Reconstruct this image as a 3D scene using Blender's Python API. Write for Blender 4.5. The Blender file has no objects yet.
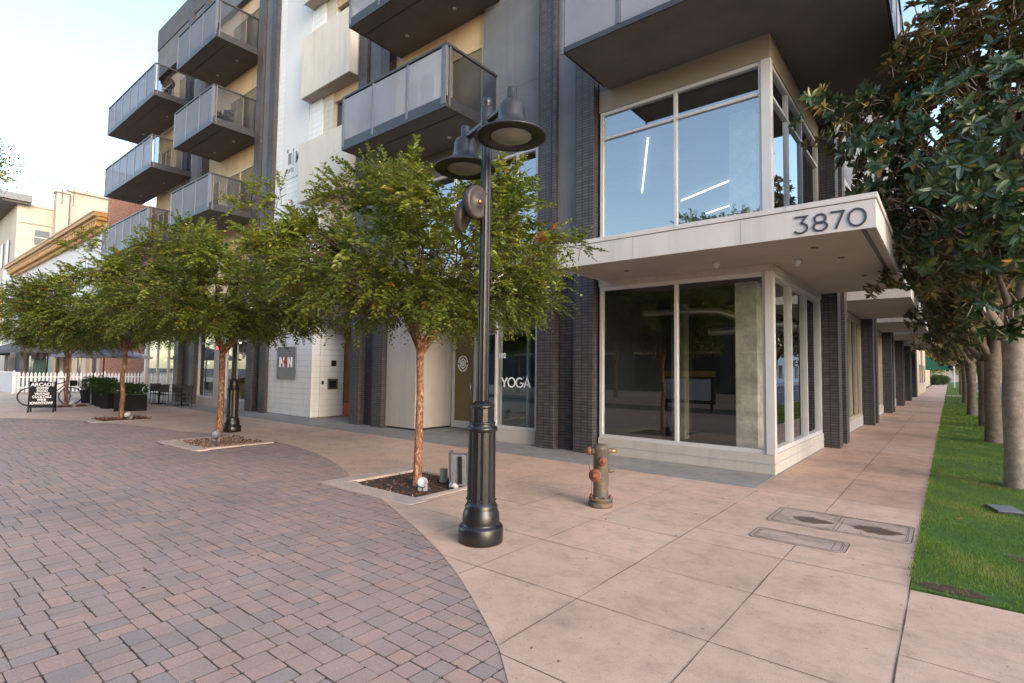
import bpy, bmesh, math, random
import numpy as np
from mathutils import Vector, Matrix
random.seed(7); rng = np.random.default_rng(11)
PI = math.pi
S = bpy.context.scene
COL = S.collection
TEX = {}

# ------------------------------------------------------------------ materials
def new_mat(name):
    m = bpy.data.materials.new(name); m.use_nodes = True
    nt = m.node_tree; b = nt.nodes['Principled BSDF']
    return m, nt, b
def N(nt, t, **kw):
    n = nt.nodes.new(t)
    for k, v in kw.items(): setattr(n, k, v)
    return n
def L(nt, a, b): nt.links.new(a, b)
def coords(nt):
    return N(nt, 'ShaderNodeTexCoord').outputs['Object']
def noise(nt, vec, scale, detail=4, rough=.55):
    n = N(nt, 'ShaderNodeTexNoise'); n.inputs['Scale'].default_value = scale
    n.inputs['Detail'].default_value = detail; n.inputs['Roughness'].default_value = rough
    L(nt, vec, n.inputs['Vector']); return n
def ramp(nt, fac, stops):
    r = N(nt, 'ShaderNodeValToRGB'); e = r.color_ramp.elements
    e[0].position, e[0].color = stops[0][0], (*stops[0][1], 1)
    e[1].position, e[1].color = stops[-1][0], (*stops[-1][1], 1)
    for p, c in stops[1:-1]:
        x = e.new(p); x.color = (*c, 1)
    L(nt, fac, r.inputs['Fac']); return r
def mixc(nt, fac, a, b, mode='MIX'):
    m = N(nt, 'ShaderNodeMix', data_type='RGBA', blend_type=mode)
    if isinstance(fac, (int, float)): m.inputs[0].default_value = fac
    else: L(nt, fac, m.inputs[0])
    for i, v in ((6, a), (7, b)):
        if isinstance(v, tuple): m.inputs[i].default_value = (*v, 1)
        else: L(nt, v, m.inputs[i])
    return m.outputs[2]
def bump(nt, b, h, strength=.3, dist=.01):
    n = N(nt, 'ShaderNodeBump'); n.inputs['Strength'].default_value = strength
    n.inputs['Distance'].default_value = dist
    L(nt, h, n.inputs['Height']); L(nt, n.outputs[0], b.inputs['Normal'])
def mul(c, k): return tuple(min(1, x * k) for x in c)
def plain(name, c, rough=.6, metal=0, var=.18, scale=3, bmp=.15, bscale=60, spec=.5, fine=.5):
    """painted / rendered surface: broad mottling, faint grime and a fine grain"""
    m, nt, b = new_mat(name); v = coords(nt)
    n1 = noise(nt, v, scale, 6, .6); n2 = noise(nt, v, bscale, 3, .6)
    r1 = ramp(nt, n1.outputs[0], [(.3, mul(c, 1 - var)), (.7, mul(c, 1 + var * .6))])
    r2 = ramp(nt, n2.outputs[0], [(.3, (1 - var * fine,) * 3), (.7, (1, 1, 1))])
    L(nt, mixc(nt, 1.0, r1.outputs[0], r2.outputs[0], 'MULTIPLY'), b.inputs['Base Color'])
    b.inputs['Roughness'].default_value = rough; b.inputs['Metallic'].default_value = metal
    b.inputs['Specular IOR Level'].default_value = spec
    if bmp: bump(nt, b, n2.outputs[0], bmp, .004)
    return m
def brick_mat(name, c1, c2, mortar, w, h, ms=.008, offset=0.0, rough=.55, bmp=.5):
    m, nt, b = new_mat(name); v = coords(nt)
    sx = N(nt, 'ShaderNodeSeparateXYZ'); L(nt, v, sx.inputs[0])
    ad = N(nt, 'ShaderNodeMath', operation='ADD'); L(nt, sx.outputs[0], ad.inputs[0]); L(nt, sx.outputs[1], ad.inputs[1])
    cb = N(nt, 'ShaderNodeCombineXYZ'); L(nt, ad.outputs[0], cb.inputs[0]); L(nt, sx.outputs[2], cb.inputs[1])
    t = N(nt, 'ShaderNodeTexBrick'); L(nt, cb.outputs[0], t.inputs['Vector'])
    t.offset = offset; t.inputs['Scale'].default_value = 1
    t.inputs['Color1'].default_value = (*c1, 1); t.inputs['Color2'].default_value = (*c2, 1)
    t.inputs['Mortar'].default_value = (*mortar, 1); t.inputs['Mortar Size'].default_value = ms
    t.inputs['Brick Width'].default_value = w; t.inputs['Row Height'].default_value = h
    n = noise(nt, v, 9, 5); r = ramp(nt, n.outputs[0], [(.3, (.7,) * 3), (.7, (1.1,) * 3)])
    L(nt, mixc(nt, 1.0, t.outputs[0], r.outputs[0], 'MULTIPLY'), b.inputs['Base Color'])
    b.inputs['Roughness'].default_value = rough
    inv = N(nt, 'ShaderNodeMath', operation='SUBTRACT'); inv.inputs[0].default_value = 1; L(nt, t.outputs['Fac'], inv.inputs[1])
    bump(nt, b, inv.outputs[0], bmp, .008)
    return m
def glass_mat(name, tint, refl0=.16, rough=0.0, dim=.75):
    """coated pane: mirror part by fresnel, the rest sees through, tinted"""
    m = bpy.data.materials.new(name); m.use_nodes = True; nt = m.node_tree; nt.nodes.clear()
    o = N(nt, 'ShaderNodeOutputMaterial'); mx = N(nt, 'ShaderNodeMixShader')
    t = N(nt, 'ShaderNodeBsdfTransparent'); g = N(nt, 'ShaderNodeBsdfGlossy')
    t.inputs[0].default_value = (*mul(tint, dim), 1); g.inputs[0].default_value = (.93, .97, 1, 1); g.inputs['Roughness'].default_value = rough
    lw = N(nt, 'ShaderNodeLayerWeight'); lw.inputs[0].default_value = .5
    p = N(nt, 'ShaderNodeMath', operation='POWER'); L(nt, lw.outputs['Facing'], p.inputs[0]); p.inputs[1].default_value = 3.5
    ma = N(nt, 'ShaderNodeMath', operation='MULTIPLY_ADD'); L(nt, p.outputs[0], ma.inputs[0]); ma.inputs[1].default_value = 1 - refl0; ma.inputs[2].default_value = refl0
    L(nt, ma.outputs[0], mx.inputs[0]); L(nt, t.outputs[0], mx.inputs[1]); L(nt, g.outputs[0], mx.inputs[2]); L(nt, mx.outputs[0], o.inputs[0])
    return m
def emit(name, c, s):
    m, nt, b = new_mat(name); b.inputs['Base Color'].default_value = (*c, 1)
    b.inputs['Emission Color'].default_value = (*c, 1); b.inputs['Emission Strength'].default_value = s
    return m
def leaf_mat(name, stops, under=None, rough=.45, spec=.5, trans=.0, scale=1.2):
    m, nt, b = new_mat(name); v = coords(nt)
    at = N(nt, 'ShaderNodeAttribute', attribute_name='tone')
    r = ramp(nt, at.outputs['Fac'], stops); c = r.outputs[0]
    n = noise(nt, v, scale, 3); r2 = ramp(nt, n.outputs[0], [(.3, (.75, .8, .8)), (.7, (1.15, 1.12, 1.0))])
    c = mixc(nt, 1.0, c, r2.outputs[0], 'MULTIPLY')
    if under:
        ge = N(nt, 'ShaderNodeNewGeometry'); c = mixc(nt, ge.outputs['Backfacing'], c, under)
        rr = N(nt, 'ShaderNodeMath', operation='MULTIPLY_ADD'); L(nt, ge.outputs['Backfacing'], rr.inputs[0]); rr.inputs[1].default_value = .5; rr.inputs[2].default_value = rough
        L(nt, rr.outputs[0], b.inputs['Roughness'])
    else: b.inputs['Roughness'].default_value = rough
    L(nt, c, b.inputs['Base Color']); b.inputs['Specular IOR Level'].default_value = spec
    if trans:
        o = nt.nodes['Material Output']; t = N(nt, 'ShaderNodeBsdfTranslucent'); L(nt, c, t.inputs[0])
        mx = N(nt, 'ShaderNodeMixShader'); mx.inputs[0].default_value = trans
        L(nt, b.outputs[0], mx.inputs[1]); L(nt, t.outputs[0], mx.inputs[2]); L(nt, mx.outputs[0], o.inputs[0])
    return m

M = {}
M['stucco_grey'] = plain('stucco_grey', (.14, .143, .158), .85, var=.16, scale=1.3, bmp=.25, bscale=45)
M['stucco_dark'] = plain('stucco_dark', (.085, .085, .095), .8, var=.12, scale=2)
M['stucco_tan'] = plain('stucco_tan', (.52, .385, .25), .85, var=.1, scale=1.5)
M['stucco_cream'] = plain('stucco_cream', (.56, .52, .455), .85, var=.1, scale=1.2)
M['stucco_light'] = plain('stucco_light', (.44, .405, .375), .85, var=.1, scale=.8)
M['soffit'] = plain('soffit_paint', (.135, .118, .103), .8, var=.15, scale=1.5)
M['soffit_light'] = plain('soffit_light', (.37, .32, .275), .8, var=.1, scale=1.2)
M['band_taupe'] = plain('band_taupe', (.235, .205, .165), .8, var=.1, scale=1.5)
M['white_panel'] = plain('white_panel', (.56, .53, .515), .55, var=.07, scale=1.2, bmp=.05)
M['frame'] = plain('window_frame', (.52, .51, .52), .4, var=.06, scale=3, bmp=0)
M['frame_tan'] = plain('window_frame_tan', (.46, .39, .28), .4, var=.06, scale=3, bmp=0)
M['siding'] = plain('white_siding', (.72, .72, .72), .6, var=.06, scale=1.5, bmp=.1)
M['siding_gap'] = plain('siding_gap', (.40, .40, .41), .8, bmp=0)
M['brick'] = brick_mat('ironspot_brick', (.055, .052, .060), (.085, .072, .078), (.018, .017, .019), .16, .062, .009)
M['metal_dark'] = plain('metal_dark', (.045, .046, .054), .45, .3, var=.15, scale=6, bmp=0)
M['metal_grey'] = plain('metal_grey', (.14, .145, .165), .4, .35, var=.12, scale=6, bmp=0)
M['panel_front'] = None
M['concrete_col'] = plain('raw_concrete', (.56, .55, .49), .85, var=.4, scale=3, bscale=14, bmp=.4)
M['black_iron'] = plain('black_cast_iron', (.010, .010, .012), .34, 0, var=.4, scale=9, bmp=.35, bscale=28, spec=.6)
M['lamp_shade'] = plain('lamp_shade_paint', (.035, .036, .042), .34, .1, var=.35, scale=7, bmp=.1)
M['floodlight'] = plain('floodlight_paint', (.085, .068, .062), .5, .2, var=.4, scale=8, bmp=.1)
M['lens'] = plain('lamp_lens', (.20, .20, .165), .15, 0, var=.15, scale=10, bmp=0)
M['mulch'] = None
M['glass_lo'] = glass_mat('shop_glass', (.90, .92, .895), .13, dim=.95)
M['glass_up'] = glass_mat('office_glass', (.86, .94, .95), .34, dim=.85)
M['glass_teal'] = glass_mat('teal_glass', (.62, .88, .84), .2, dim=.85)
M['glass_rail'] = glass_mat('clear_rail_glass', (.80, .80, .84), .06, dim=.85)
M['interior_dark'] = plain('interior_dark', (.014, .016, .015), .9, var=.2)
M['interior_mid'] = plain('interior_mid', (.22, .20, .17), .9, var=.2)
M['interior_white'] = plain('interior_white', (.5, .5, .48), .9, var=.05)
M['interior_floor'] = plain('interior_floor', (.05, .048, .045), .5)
M['duct'] = plain('spiral_duct', (.5, .52, .5), .35, .6, var=.1, scale=4, bmp=0)
M['tube'] = emit('tube_light', (1, .93, .85), .6)
M['warm'] = emit('warm_bulb', (1, .62, .25), 6)
M['redlight'] = emit('red_sign_light', (1, .03, .02), 3)
M['white_paint'] = plain('white_paint', (.74, .74, .74), .5, var=.08, scale=4, bmp=0)
M['vinyl_white'] = plain('white_vinyl', (.85, .85, .85), .5, var=.03, bmp=0)
M['sign_grey'] = plain('sign_grey', (.16, .165, .18), .45, var=.08, bmp=0)
M['sign_red'] = plain('sign_red', (.42, .04, .03), .5, var=.05, bmp=0)
M['numeral'] = plain('numeral_metal', (.075, .08, .10), .4, .5, var=.1, bmp=0)
M['orange_door'] = plain('orange_door', (.42, .13, .05), .5, var=.1)
M['door_tan'] = plain('door_film', (.15, .105, .045), .35, var=.12, scale=2, bmp=0)
M['yoga_in'] = plain('yoga_inside', (.20, .10, .045), .7, var=.25, scale=2, bmp=0)
M['green_dark'] = plain('green_fabric', (.012, .11, .075), .8)
M['canvas_grey'] = plain('canvas_grey', (.60, .58, .64), .85, var=.06, scale=2)
M['canvas_dark'] = plain('canvas_dark', (.05, .05, .06), .85)
M['far_white'] = plain('far_white_wall', (.60, .60, .62), .8, var=.05, scale=.4)
M['far_cream'] = plain('far_cream_wall', (.45, .395, .335), .8, var=.14, scale=.3)
M['far_tan'] = plain('far_tan_wall', (.56, .42, .29), .8, var=.1, scale=.3)
M['cornice'] = plain('cornice_gold', (.40, .225, .075), .6, var=.15, scale=1)
M['red_brick'] = brick_mat('red_brick', (.26, .085, .055), (.32, .12, .08), (.30, .24, .2), .22, .075, .012, .5)
M['dark_glass'] = plain('dark_window', (.03, .035, .045), .12, 0, var=.2, bmp=0, spec=.8)
M['red_wall'] = plain('red_wall', (.20, .03, .025), .8)
M['orange'] = plain('orange_banner', (.85, .36, .02), .6, bmp=0)
M['yellow'] = plain('yellow_panel', (.45, .27, .06), .6, bmp=0)
M['poster_blue'] = plain('poster_blue', (.22, .28, .36), .5, var=.5, scale=9, bmp=0)
M['kiosk_green'] = plain('kiosk_green', (.015, .07, .06), .5)
M['tire'] = plain('bicycle_tyre', (.02, .02, .02), .8)
M['chrome'] = plain('chrome', (.6, .6, .6), .25, .9, bmp=0)
M['chair_black'] = plain('chair_black', (.014, .014, .016), .75, bmp=0, spec=.25)
M['sling'] = plain('chair_sling', (.035, .035, .04), .8, bmp=0)
M['brass'] = plain('brass', (.5, .30, .12), .35, .8, bmp=0)
M['fixture_grey'] = plain('fixture_grey', (.20, .22, .25), .5, .2, var=.25, scale=12)
M['fixture_white'] = plain('fixture_white', (.45, .46, .48), .5, var=.1)
M['roof_red'] = plain('roof_red', (.42, .13, .08), .8)
M['pot_black'] = plain('planter_black', (.010, .011, .014), .8, spec=.25)
M['awning_grey'] = plain('awning_grey', (.07, .07, .085), .85)
M['asphalt'] = plain('asphalt', (.11, .11, .115), .9, var=.2, scale=.6, bscale=120)
M['chalk'] = plain('chalk_white', (.75, .75, .8), .8, var=.15, scale=30, bmp=0)
M['rust_soil'] = plain('soil', (.09, .045, .028), .95, var=.5, scale=10)
for k_ in ('stucco_grey', 'stucco_tan', 'stucco_cream', 'stucco_light', 'white_panel', 'siding', 'stucco_dark', 'metal_grey'):
    nt_ = M[k_].node_tree; b_ = nt_.nodes['Principled BSDF']; src = b_.inputs['Base Color'].links[0].from_socket
    mp_ = N(nt_, 'ShaderNodeMapping'); mp_.inputs['Scale'].default_value = (5, 5, .35); L(nt_, coords(nt_), mp_.inputs[0])
    n_ = noise(nt_, mp_.outputs[0], 1.0, 5, .65); r_ = ramp(nt_, n_.outputs[0], [(.3, (.84, .83, .82)), (.5, (1, 1, 1)), (.75, (1.04, 1.04, 1.04))])
    L(nt_, mixc(nt_, .8, src, r_.outputs[0], 'MULTIPLY'), b_.inputs['Base Color'])
M['leaf_orange'] = plain('dry_leaf', (.55, .2, .04), .7)

def frosted(name, c, k):
    m = bpy.data.materials.new(name); m.use_nodes = True; nt = m.node_tree
    b = nt.nodes['Principled BSDF']; o = nt.nodes['Material Output']; v = coords(nt)
    n = noise(nt, v, .8, 3); r = ramp(nt, n.outputs[0], [(.3, mul(c, .85)), (.7, mul(c, 1.1))]); L(nt, r.outputs[0], b.inputs['Base Color'])
    b.inputs['Roughness'].default_value = .5; b.inputs['Specular IOR Level'].default_value = .3
    t = N(nt, 'ShaderNodeBsdfTransparent'); t.inputs[0].default_value = (.85, .87, .95, 1)
    mx = N(nt, 'ShaderNodeMixShader'); mx.inputs[0].default_value = k
    L(nt, b.outputs[0], mx.inputs[1]); L(nt, t.outputs[0], mx.inputs[2]); L(nt, mx.outputs[0], o.inputs[0])
    return m
M['panel_front'] = frosted('mesh_panel', (.17, .172, .19), .28)

# concrete (pink, broom finished, stained)
M['panel_clear'] = frosted('frosted_glass_panel', (.36, .37, .41), .5)
def concrete(name, c, stain=.35):
    m, nt, b = new_mat(name); v = coords(nt)
    n1 = noise(nt, v, .45, 5, .6); n2 = noise(nt, v, 2.6, 6, .7); n3 = noise(nt, v, 90, 3, .7); n4 = noise(nt, v, 9, 4, .7)
    a = ramp(nt, n1.outputs[0], [(.32, mul(c, .82)), (.55, c), (.72, (c[0] * 1.03, c[1] * 1.12, c[2] * 1.18))]).outputs[0]
    s = ramp(nt, n2.outputs[0], [(.36, (1 - stain * 1.15,) * 3), (.52, (1, 1, 1)), (.8, (1.06, 1.05, 1.04))]).outputs[0]
    g = ramp(nt, n3.outputs[0], [(.3, (.82,) * 3), (.7, (1.08,) * 3)]).outputs[0]
    sp = ramp(nt, n4.outputs[0], [(.27, (.45, .42, .42)), (.31, (1, 1, 1))]).outputs[0]
    c2 = mixc(nt, 1.0, a, s, 'MULTIPLY'); c2 = mixc(nt, 1.0, c2, g, 'MULTIPLY'); c2 = mixc(nt, .8, c2, sp, 'MULTIPLY')
    mp = N(nt, 'ShaderNodeMapping'); mp.inputs['Location'].default_value = (.27 / .975, -2.54 / .97, 0); mp.inputs['Scale'].default_value = (1 / .975, 1 / .97, 0); L(nt, v, mp.inputs[0])
    fl = N(nt, 'ShaderNodeVectorMath', operation='FLOOR'); L(nt, mp.outputs[0], fl.inputs[0]); wn = N(nt, 'ShaderNodeTexWhiteNoise', noise_dimensions='2D'); L(nt, fl.outputs[0], wn.inputs['Vector'])
    tt = ramp(nt, wn.outputs['Value'], [(0, (.91, .905, .90)), (.5, (.98, .97, .965)), (1, (1.04, 1.02, 1.0))]); c2 = mixc(nt, 1.0, c2, tt.outputs[0], 'MULTIPLY')
    n6 = noise(nt, v, 7, 6, .75); c2 = mixc(nt, 1.0, c2, ramp(nt, n6.outputs[0], [(.34, (.86, .85, .84)), (.5, (1, 1, 1)), (.68, (1.05, 1.04, 1.03))]).outputs[0], 'MULTIPLY')
    n5 = noise(nt, v, 24, 2, .5); gum = ramp(nt, n5.outputs[0], [(.27, (.40, .37, .36)), (.30, (1, 1, 1))]).outputs[0]; c2 = mixc(nt, .7, c2, gum, 'MULTIPLY')
    L(nt, c2, b.inputs['Base Color']); b.inputs['Roughness'].default_value = .62
    bump(nt, b, n3.outputs[0], .35, .003)
    return m
M['concrete'] = concrete('pink_concrete', (.67, .46, .35), .13)
M['concrete_walk'] = concrete('walk_concrete', (.57, .375, .28), .18)
M['concrete_grey'] = concrete('grey_concrete', (.32, .305, .30), .2)
M['concrete_kerb'] = concrete('kerb_concrete', (.64, .50, .43), .15)
M['joint'] = plain('joint_line', (.15, .095, .075), .95, var=.5, scale=12, bmp=0)
M['joint_light'] = plain('joint_sealant', (.62, .5, .42), .8, var=.2, scale=12, bmp=0)
M['stain'] = plain('wet_stain', (.17, .11, .08), .4, var=.4, scale=10, bmp=0)
M['cover_concrete'] = concrete('cover_concrete', (.50, .38, .31), .3)

def paver_mat():
    m, nt, b = new_mat('clay_pavers'); v = coords(nt)
    at = N(nt, 'ShaderNodeAttribute', attribute_name='tone')
    r = ramp(nt, at.outputs['Fac'], [(0, (.13, .105, .095)), (.02, (.325, .265, .25)), (.25, (.375, .282, .255)), (.5, (.415, .292, .255)), (.75, (.445, .298, .25)), (1, (.485, .31, .24))])
    n1 = noise(nt, v, .35, 4, .6); n3 = noise(nt, v, 130, 3, .75); n2 = noise(nt, v, 3, 5)
    a = ramp(nt, n1.outputs[0], [(.3, (.76, .78, .82)), (.5, (1, .98, .97)), (.7, (1.1, 1.05, 1.02))]).outputs[0]
    g = ramp(nt, n3.outputs[0], [(.28, (.66,) * 3), (.7, (1.16,) * 3)]).outputs[0]
    s = ramp(nt, n2.outputs[0], [(.3, (.88,) * 3), (.6, (1.03,) * 3)]).outputs[0]
    c = mixc(nt, 1.0, r.outputs[0], a, 'MULTIPLY'); c = mixc(nt, 1.0, c, g, 'MULTIPLY'); c = mixc(nt, 1.0, c, s, 'MULTIPLY')
    L(nt, c, b.inputs['Base Color']); b.inputs['Roughness'].default_value = .72
    bump(nt, b, n3.outputs[0], .5, .003); return m
M['paver'] = paver_mat()
M['sand'] = plain('joint_sand', (.07, .06, .055), .95, var=.4, scale=5)

def bark(name, stops, scale=(9, 9, 2.2)):
    m, nt, b = new_mat(name); v = coords(nt)
    mp = N(nt, 'ShaderNodeMapping'); mp.inputs['Scale'].default_value = scale; L(nt, v, mp.inputs[0])
    n = noise(nt, mp.outputs[0], 1.6, 5, .65); n2 = noise(nt, v, 60, 3)
    c = ramp(nt, n.outputs[0], stops).outputs[0]
    g = ramp(nt, n2.outputs[0], [(.3, (.75,) * 3), (.7, (1.1,) * 3)]).outputs[0]
    L(nt, mixc(nt, 1.0, c, g, 'MULTIPLY'), b.inputs['Base Color']); b.inputs['Roughness'].default_value = .75
    bump(nt, b, n.outputs[0], .6, .02); return m
M['bark_myrtle'] = bark('peeling_bark', [(.40, (.13, .05, .026)), (.5, (.24, .10, .05)), (.58, (.33, .17, .095)), (.63, (.48, .35, .25))], (15, 15, 10))
M['bark_myrtle_far'] = bark('brown_bark', [(.38, (.12, .05, .028)), (.55, (.25, .13, .08)), (.66, (.42, .28, .19))])
M['bark_limb'] = bark('limb_bark', [(.38, (.07, .04, .028)), (.55, (.13, .08, .055)), (.7, (.2, .14, .10))])
M['bark_magnolia'] = bark('grey_bark', [(.3, (.15, .12, .095)), (.5, (.24, .19, .155)), (.7, (.31, .27, .235))], (4, 4, 5))
M['bark_magnolia_far'] = bark('brown_grey_bark', [(.3, (.10, .07, .05)), (.5, (.17, .12, .085)), (.7, (.23, .175, .13))], (4, 4, 5))
M['leaf_myrtle'] = leaf_mat('myrtle_leaf', [(0, (.08, .12, .02)), (.35, (.15, .198, .03)), (.7, (.27, .29, .045)), (.95, (.40, .35, .06)), (1, (.36, .16, .04))], None, .4, .5, .36)
M['leaf_magnolia'] = leaf_mat('magnolia_leaf', [(0, (.022, .055, .022)), (.55, (.045, .09, .03)), (.80, (.11, .14, .03)), (.9, (.26, .19, .05)), (1, (.36, .18, .045))], (.16, .12, .04), .3, .6, .1)
M['leaf_bush'] = leaf_mat('bush_leaf', [(0, (.02, .05, .012)), (1, (.06, .12, .02))], None, .5, .4, .2)
M['leaf_yellow'] = leaf_mat('yellow_leaf', [(0, (.14, .18, .02)), (1, (.38, .32, .03))], None, .5, .4, .3)
M['grass'] = leaf_mat('grass_blade', [(0, (.06, .135, .014)), (.6, (.165, .275, .026)), (.9, (.22, .28, .05)), (1, (.34, .28, .11))], None, .6, .3, .3, scale=1.5)
def mk_grass_ground():
    m, nt, b = new_mat('grass_ground'); v = coords(nt)
    n = noise(nt, v, 2.2, 6, .7); n2 = noise(nt, v, 60, 3)
    c = ramp(nt, n.outputs[0], [(.28, (.075, .06, .03)), (.36, (.05, .10, .015)), (.7, (.075, .17, .02))]).outputs[0]
    g = ramp(nt, n2.outputs[0], [(.3, (.5,) * 3), (.7, (1.2,) * 3)]).outputs[0]
    L(nt, mixc(nt, 1.0, c, g, 'MULTIPLY'), b.inputs['Base Color']); b.inputs['Roughness'].default_value = .9; return m
M['grass_ground'] = mk_grass_ground()
M['mulch'] = leaf_mat('mulch_chips', [(0, (.06, .026, .017)), (.5, (.15, .06, .034)), (.85, (.25, .11, .06)), (1, (.42, .28, .19))], None, .9, .2, 0, 4)
M['rust'] = plain('orange_rust', (.24, .085, .05), .75, var=.35, scale=25)
def hyd_mat():
    m, nt, b = new_mat('hydrant_paint'); v = coords(nt)
    n = noise(nt, v, 11, 6, .7)
    c = ramp(nt, n.outputs[0], [(.3, (.055, .055, .048)), (.5, (.095, .082, .066)), (.6, (.15, .095, .06)), (.72, (.24, .11, .06))]).outputs[0]
    L(nt, c, b.inputs['Base Color']); b.inputs['Roughness'].default_value = .6; bump(nt, b, n.outputs[0], .4, .01); return m
M['hydrant'] = hyd_mat()

# ------------------------------------------------------------------ mesh helpers
def link_mesh(name, me, mat, parent=None, smooth=False):
    o = bpy.data.objects.new(name, me); COL.objects.link(o)
    if mat is not None: me.materials.append(mat)
    if parent is not None: o.parent = parent
    if smooth:
        me.polygons.foreach_set('use_smooth', [True] * len(me.polygons))
    return o
def root(name, label, cat, loc=(0, 0, 0), rz=0, group=None):
    o = bpy.data.objects.new(name, None); COL.objects.link(o); o.location = loc; o.rotation_euler = (0, 0, rz)
    o.empty_display_size = .2; o['label'] = label; o['category'] = cat
    if group: o['group'] = group
    return o
def tag(o, label, cat, group=None, kind=None):
    o['label'] = label; o['category'] = cat
    if group: o['group'] = group
    if kind: o['kind'] = kind
    return o
def struct(o, kind='structure', label=None):
    o['kind'] = kind
    if label: o['label'] = label
    return o
class MB:
    def __init__(s): s.v = []; s.f = []; s.sm = []
    def add(s, vs, fs, smooth=False):
        k = len(s.v); s.v += [tuple(v) for v in vs]; s.f += [tuple(i + k for i in f) for f in fs]; s.sm += [smooth] * len(fs); return s
    def box(s, x0, x1, y0, y1, z0, z1):
        if x0 > x1: x0, x1 = x1, x0
        if y0 > y1: y0, y1 = y1, y0
        if z0 > z1: z0, z1 = z1, z0
        return s.add([(x0, y0, z0), (x1, y0, z0), (x1, y1, z0), (x0, y1, z0), (x0, y0, z1), (x1, y0, z1), (x1, y1, z1), (x0, y1, z1)],
                     [(0, 3, 2, 1), (4, 5, 6, 7), (0, 1, 5, 4), (1, 2, 6, 5), (2, 3, 7, 6), (3, 0, 4, 7)])
    def fb(s, ax, u0, u1, z0, z1, d0, d1):
        """box on a facade: ax 'y' = front wall (faces -Y), 'x' = side wall (faces +X); d outward"""
        if ax == 'y': return s.box(u0, u1, YF - d0, YF - d1, z0, z1)
        return s.box(XF + d0, XF + d1, u0, u1, z0, z1)
    def obox(s, c, sx, sy, sz, rz=0, rx=0, ry=0):
        R = Matrix.Rotation(rz, 3, 'Z') @ Matrix.Rotation(ry, 3, 'Y') @ Matrix.Rotation(rx, 3, 'X')
        vs = [Vector(c) + R @ Vector((a * sx / 2, b * sy / 2, d * sz / 2)) for d in (-1, 1) for a, b in ((-1, -1), (1, -1), (1, 1), (-1, 1))]
        return s.add(vs, [(0, 3, 2, 1), (4, 5, 6, 7), (0, 1, 5, 4), (1, 2, 6, 5), (2, 3, 7, 6), (3, 0, 4, 7)])
    def tube(s, pts, rs, n=10, caps=True, flute=0):
        pts = [Vector(p) for p in pts]
        if not hasattr(rs, '__len__'): rs = [rs] * len(pts)
        vs = []; prev = None
        for i, p in enumerate(pts):
            d = (pts[min(i + 1, len(pts) - 1)] - pts[max(i - 1, 0)]).normalized()
            a = prev if prev else (Vector((1, 0, 0)) if abs(d.x) < .9 else Vector((0, 1, 0)))
            a = (a - d * a.dot(d)).normalized(); b = d.cross(a); prev = a
            for k in range(n):
                t = 2 * PI * k / n; r = rs[i] * (1 - flute * (k % 2))
                vs.append(p + (a * math.cos(t) + b * math.sin(t)) * r)
        fs = []
        for i in range(len(pts) - 1):
            for k in range(n):
                j = (k + 1) % n; fs.append((i * n + k, i * n + j, (i + 1) * n + j, (i + 1) * n + k))
        s.add(vs, fs, not flute)
        if caps: s.add(vs[:n], [tuple(reversed(range(n)))]); s.add(vs[-n:], [tuple(range(n))])
        return s
    def lathe(s, prof, c=(0, 0, 0), n=28, axis=(0, 0, 1), smooth=True):
        A = Vector(axis).normalized(); a = Vector((1, 0, 0)) if abs(A.x) < .9 else Vector((0, 1, 0))
        a = (a - A * a.dot(A)).normalized(); b = A.cross(a); c = Vector(c); vs = []; m = len(prof)
        for r, z in prof:
            for k in range(n):
                t = 2 * PI * k / n; vs.append(c + A * z + (a * math.cos(t) + b * math.sin(t)) * max(r, 1e-5))
        fs = [(i * n + k, i * n + (k + 1) % n, (i + 1) * n + (k + 1) % n, (i + 1) * n + k) for i in range(m - 1) for k in range(n)]
        return s.add(vs, fs, smooth)
    def ball(s, c, r, sz=1, n=12):
        return s.lathe([(r * math.sin(PI * i / 8), -r * sz * math.cos(PI * i / 8)) for i in range(9)], c, n)
    def prism(s, poly, z0, z1):
        n = len(poly); vs = [(x, y, z0) for x, y in poly] + [(x, y, z1) for x, y in poly]
        return s.add(vs, [tuple(reversed(range(n))), tuple(range(n, 2 * n))] + [(i, (i + 1) % n, n + (i + 1) % n, n + i) for i in range(n)])
    def build(s, name, mat, parent=None, off=(0, 0, 0), bevel=0, kind=None):
        me = bpy.data.meshes.new(name)
        me.from_pydata([(v[0] - off[0], v[1] - off[1], v[2] - off[2]) for v in s.v], [], s.f); me.update()
        me.polygons.foreach_set('use_smooth', s.sm)
        o = link_mesh(name, me, mat, parent)
        if bevel:
            b = o.modifiers.new('bevel', 'BEVEL'); b.width = bevel; b.segments = 2; b.limit_method = 'ANGLE'; b.angle_limit = math.radians(40)
        if kind: o['kind'] = kind
        return o

def np_mesh(name, V, F, mat, parent=None, tone=None, kind=None, smooth=False):
    """V (n,3) array, F (m,k) array of equal-size faces"""
    V = np.asarray(V, np.float32); F = np.asarray(F, np.int32)
    me = bpy.data.meshes.new(name); me.vertices.add(len(V)); me.vertices.foreach_set('co', V.ravel())
    k = F.shape[1]; me.loops.add(F.size); me.loops.foreach_set('vertex_index', F.ravel())
    me.polygons.add(len(F)); me.polygons.foreach_set('loop_start', np.arange(len(F), dtype=np.int32) * k)
    if tone is not None:
        a = me.attributes.new('tone', 'FLOAT', 'FACE'); a.data.foreach_set('value', np.asarray(tone, np.float32))
    me.update(calc_edges=True)
    me.polygons.foreach_set('use_smooth', [smooth] * len(me.polygons))
    o = link_mesh(name, me, mat, parent, smooth)
    if kind: o['kind'] = kind
    return o
def nrm(a): return a / np.maximum(np.linalg.norm(a, axis=-1, keepdims=True), 1e-6)
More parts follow.
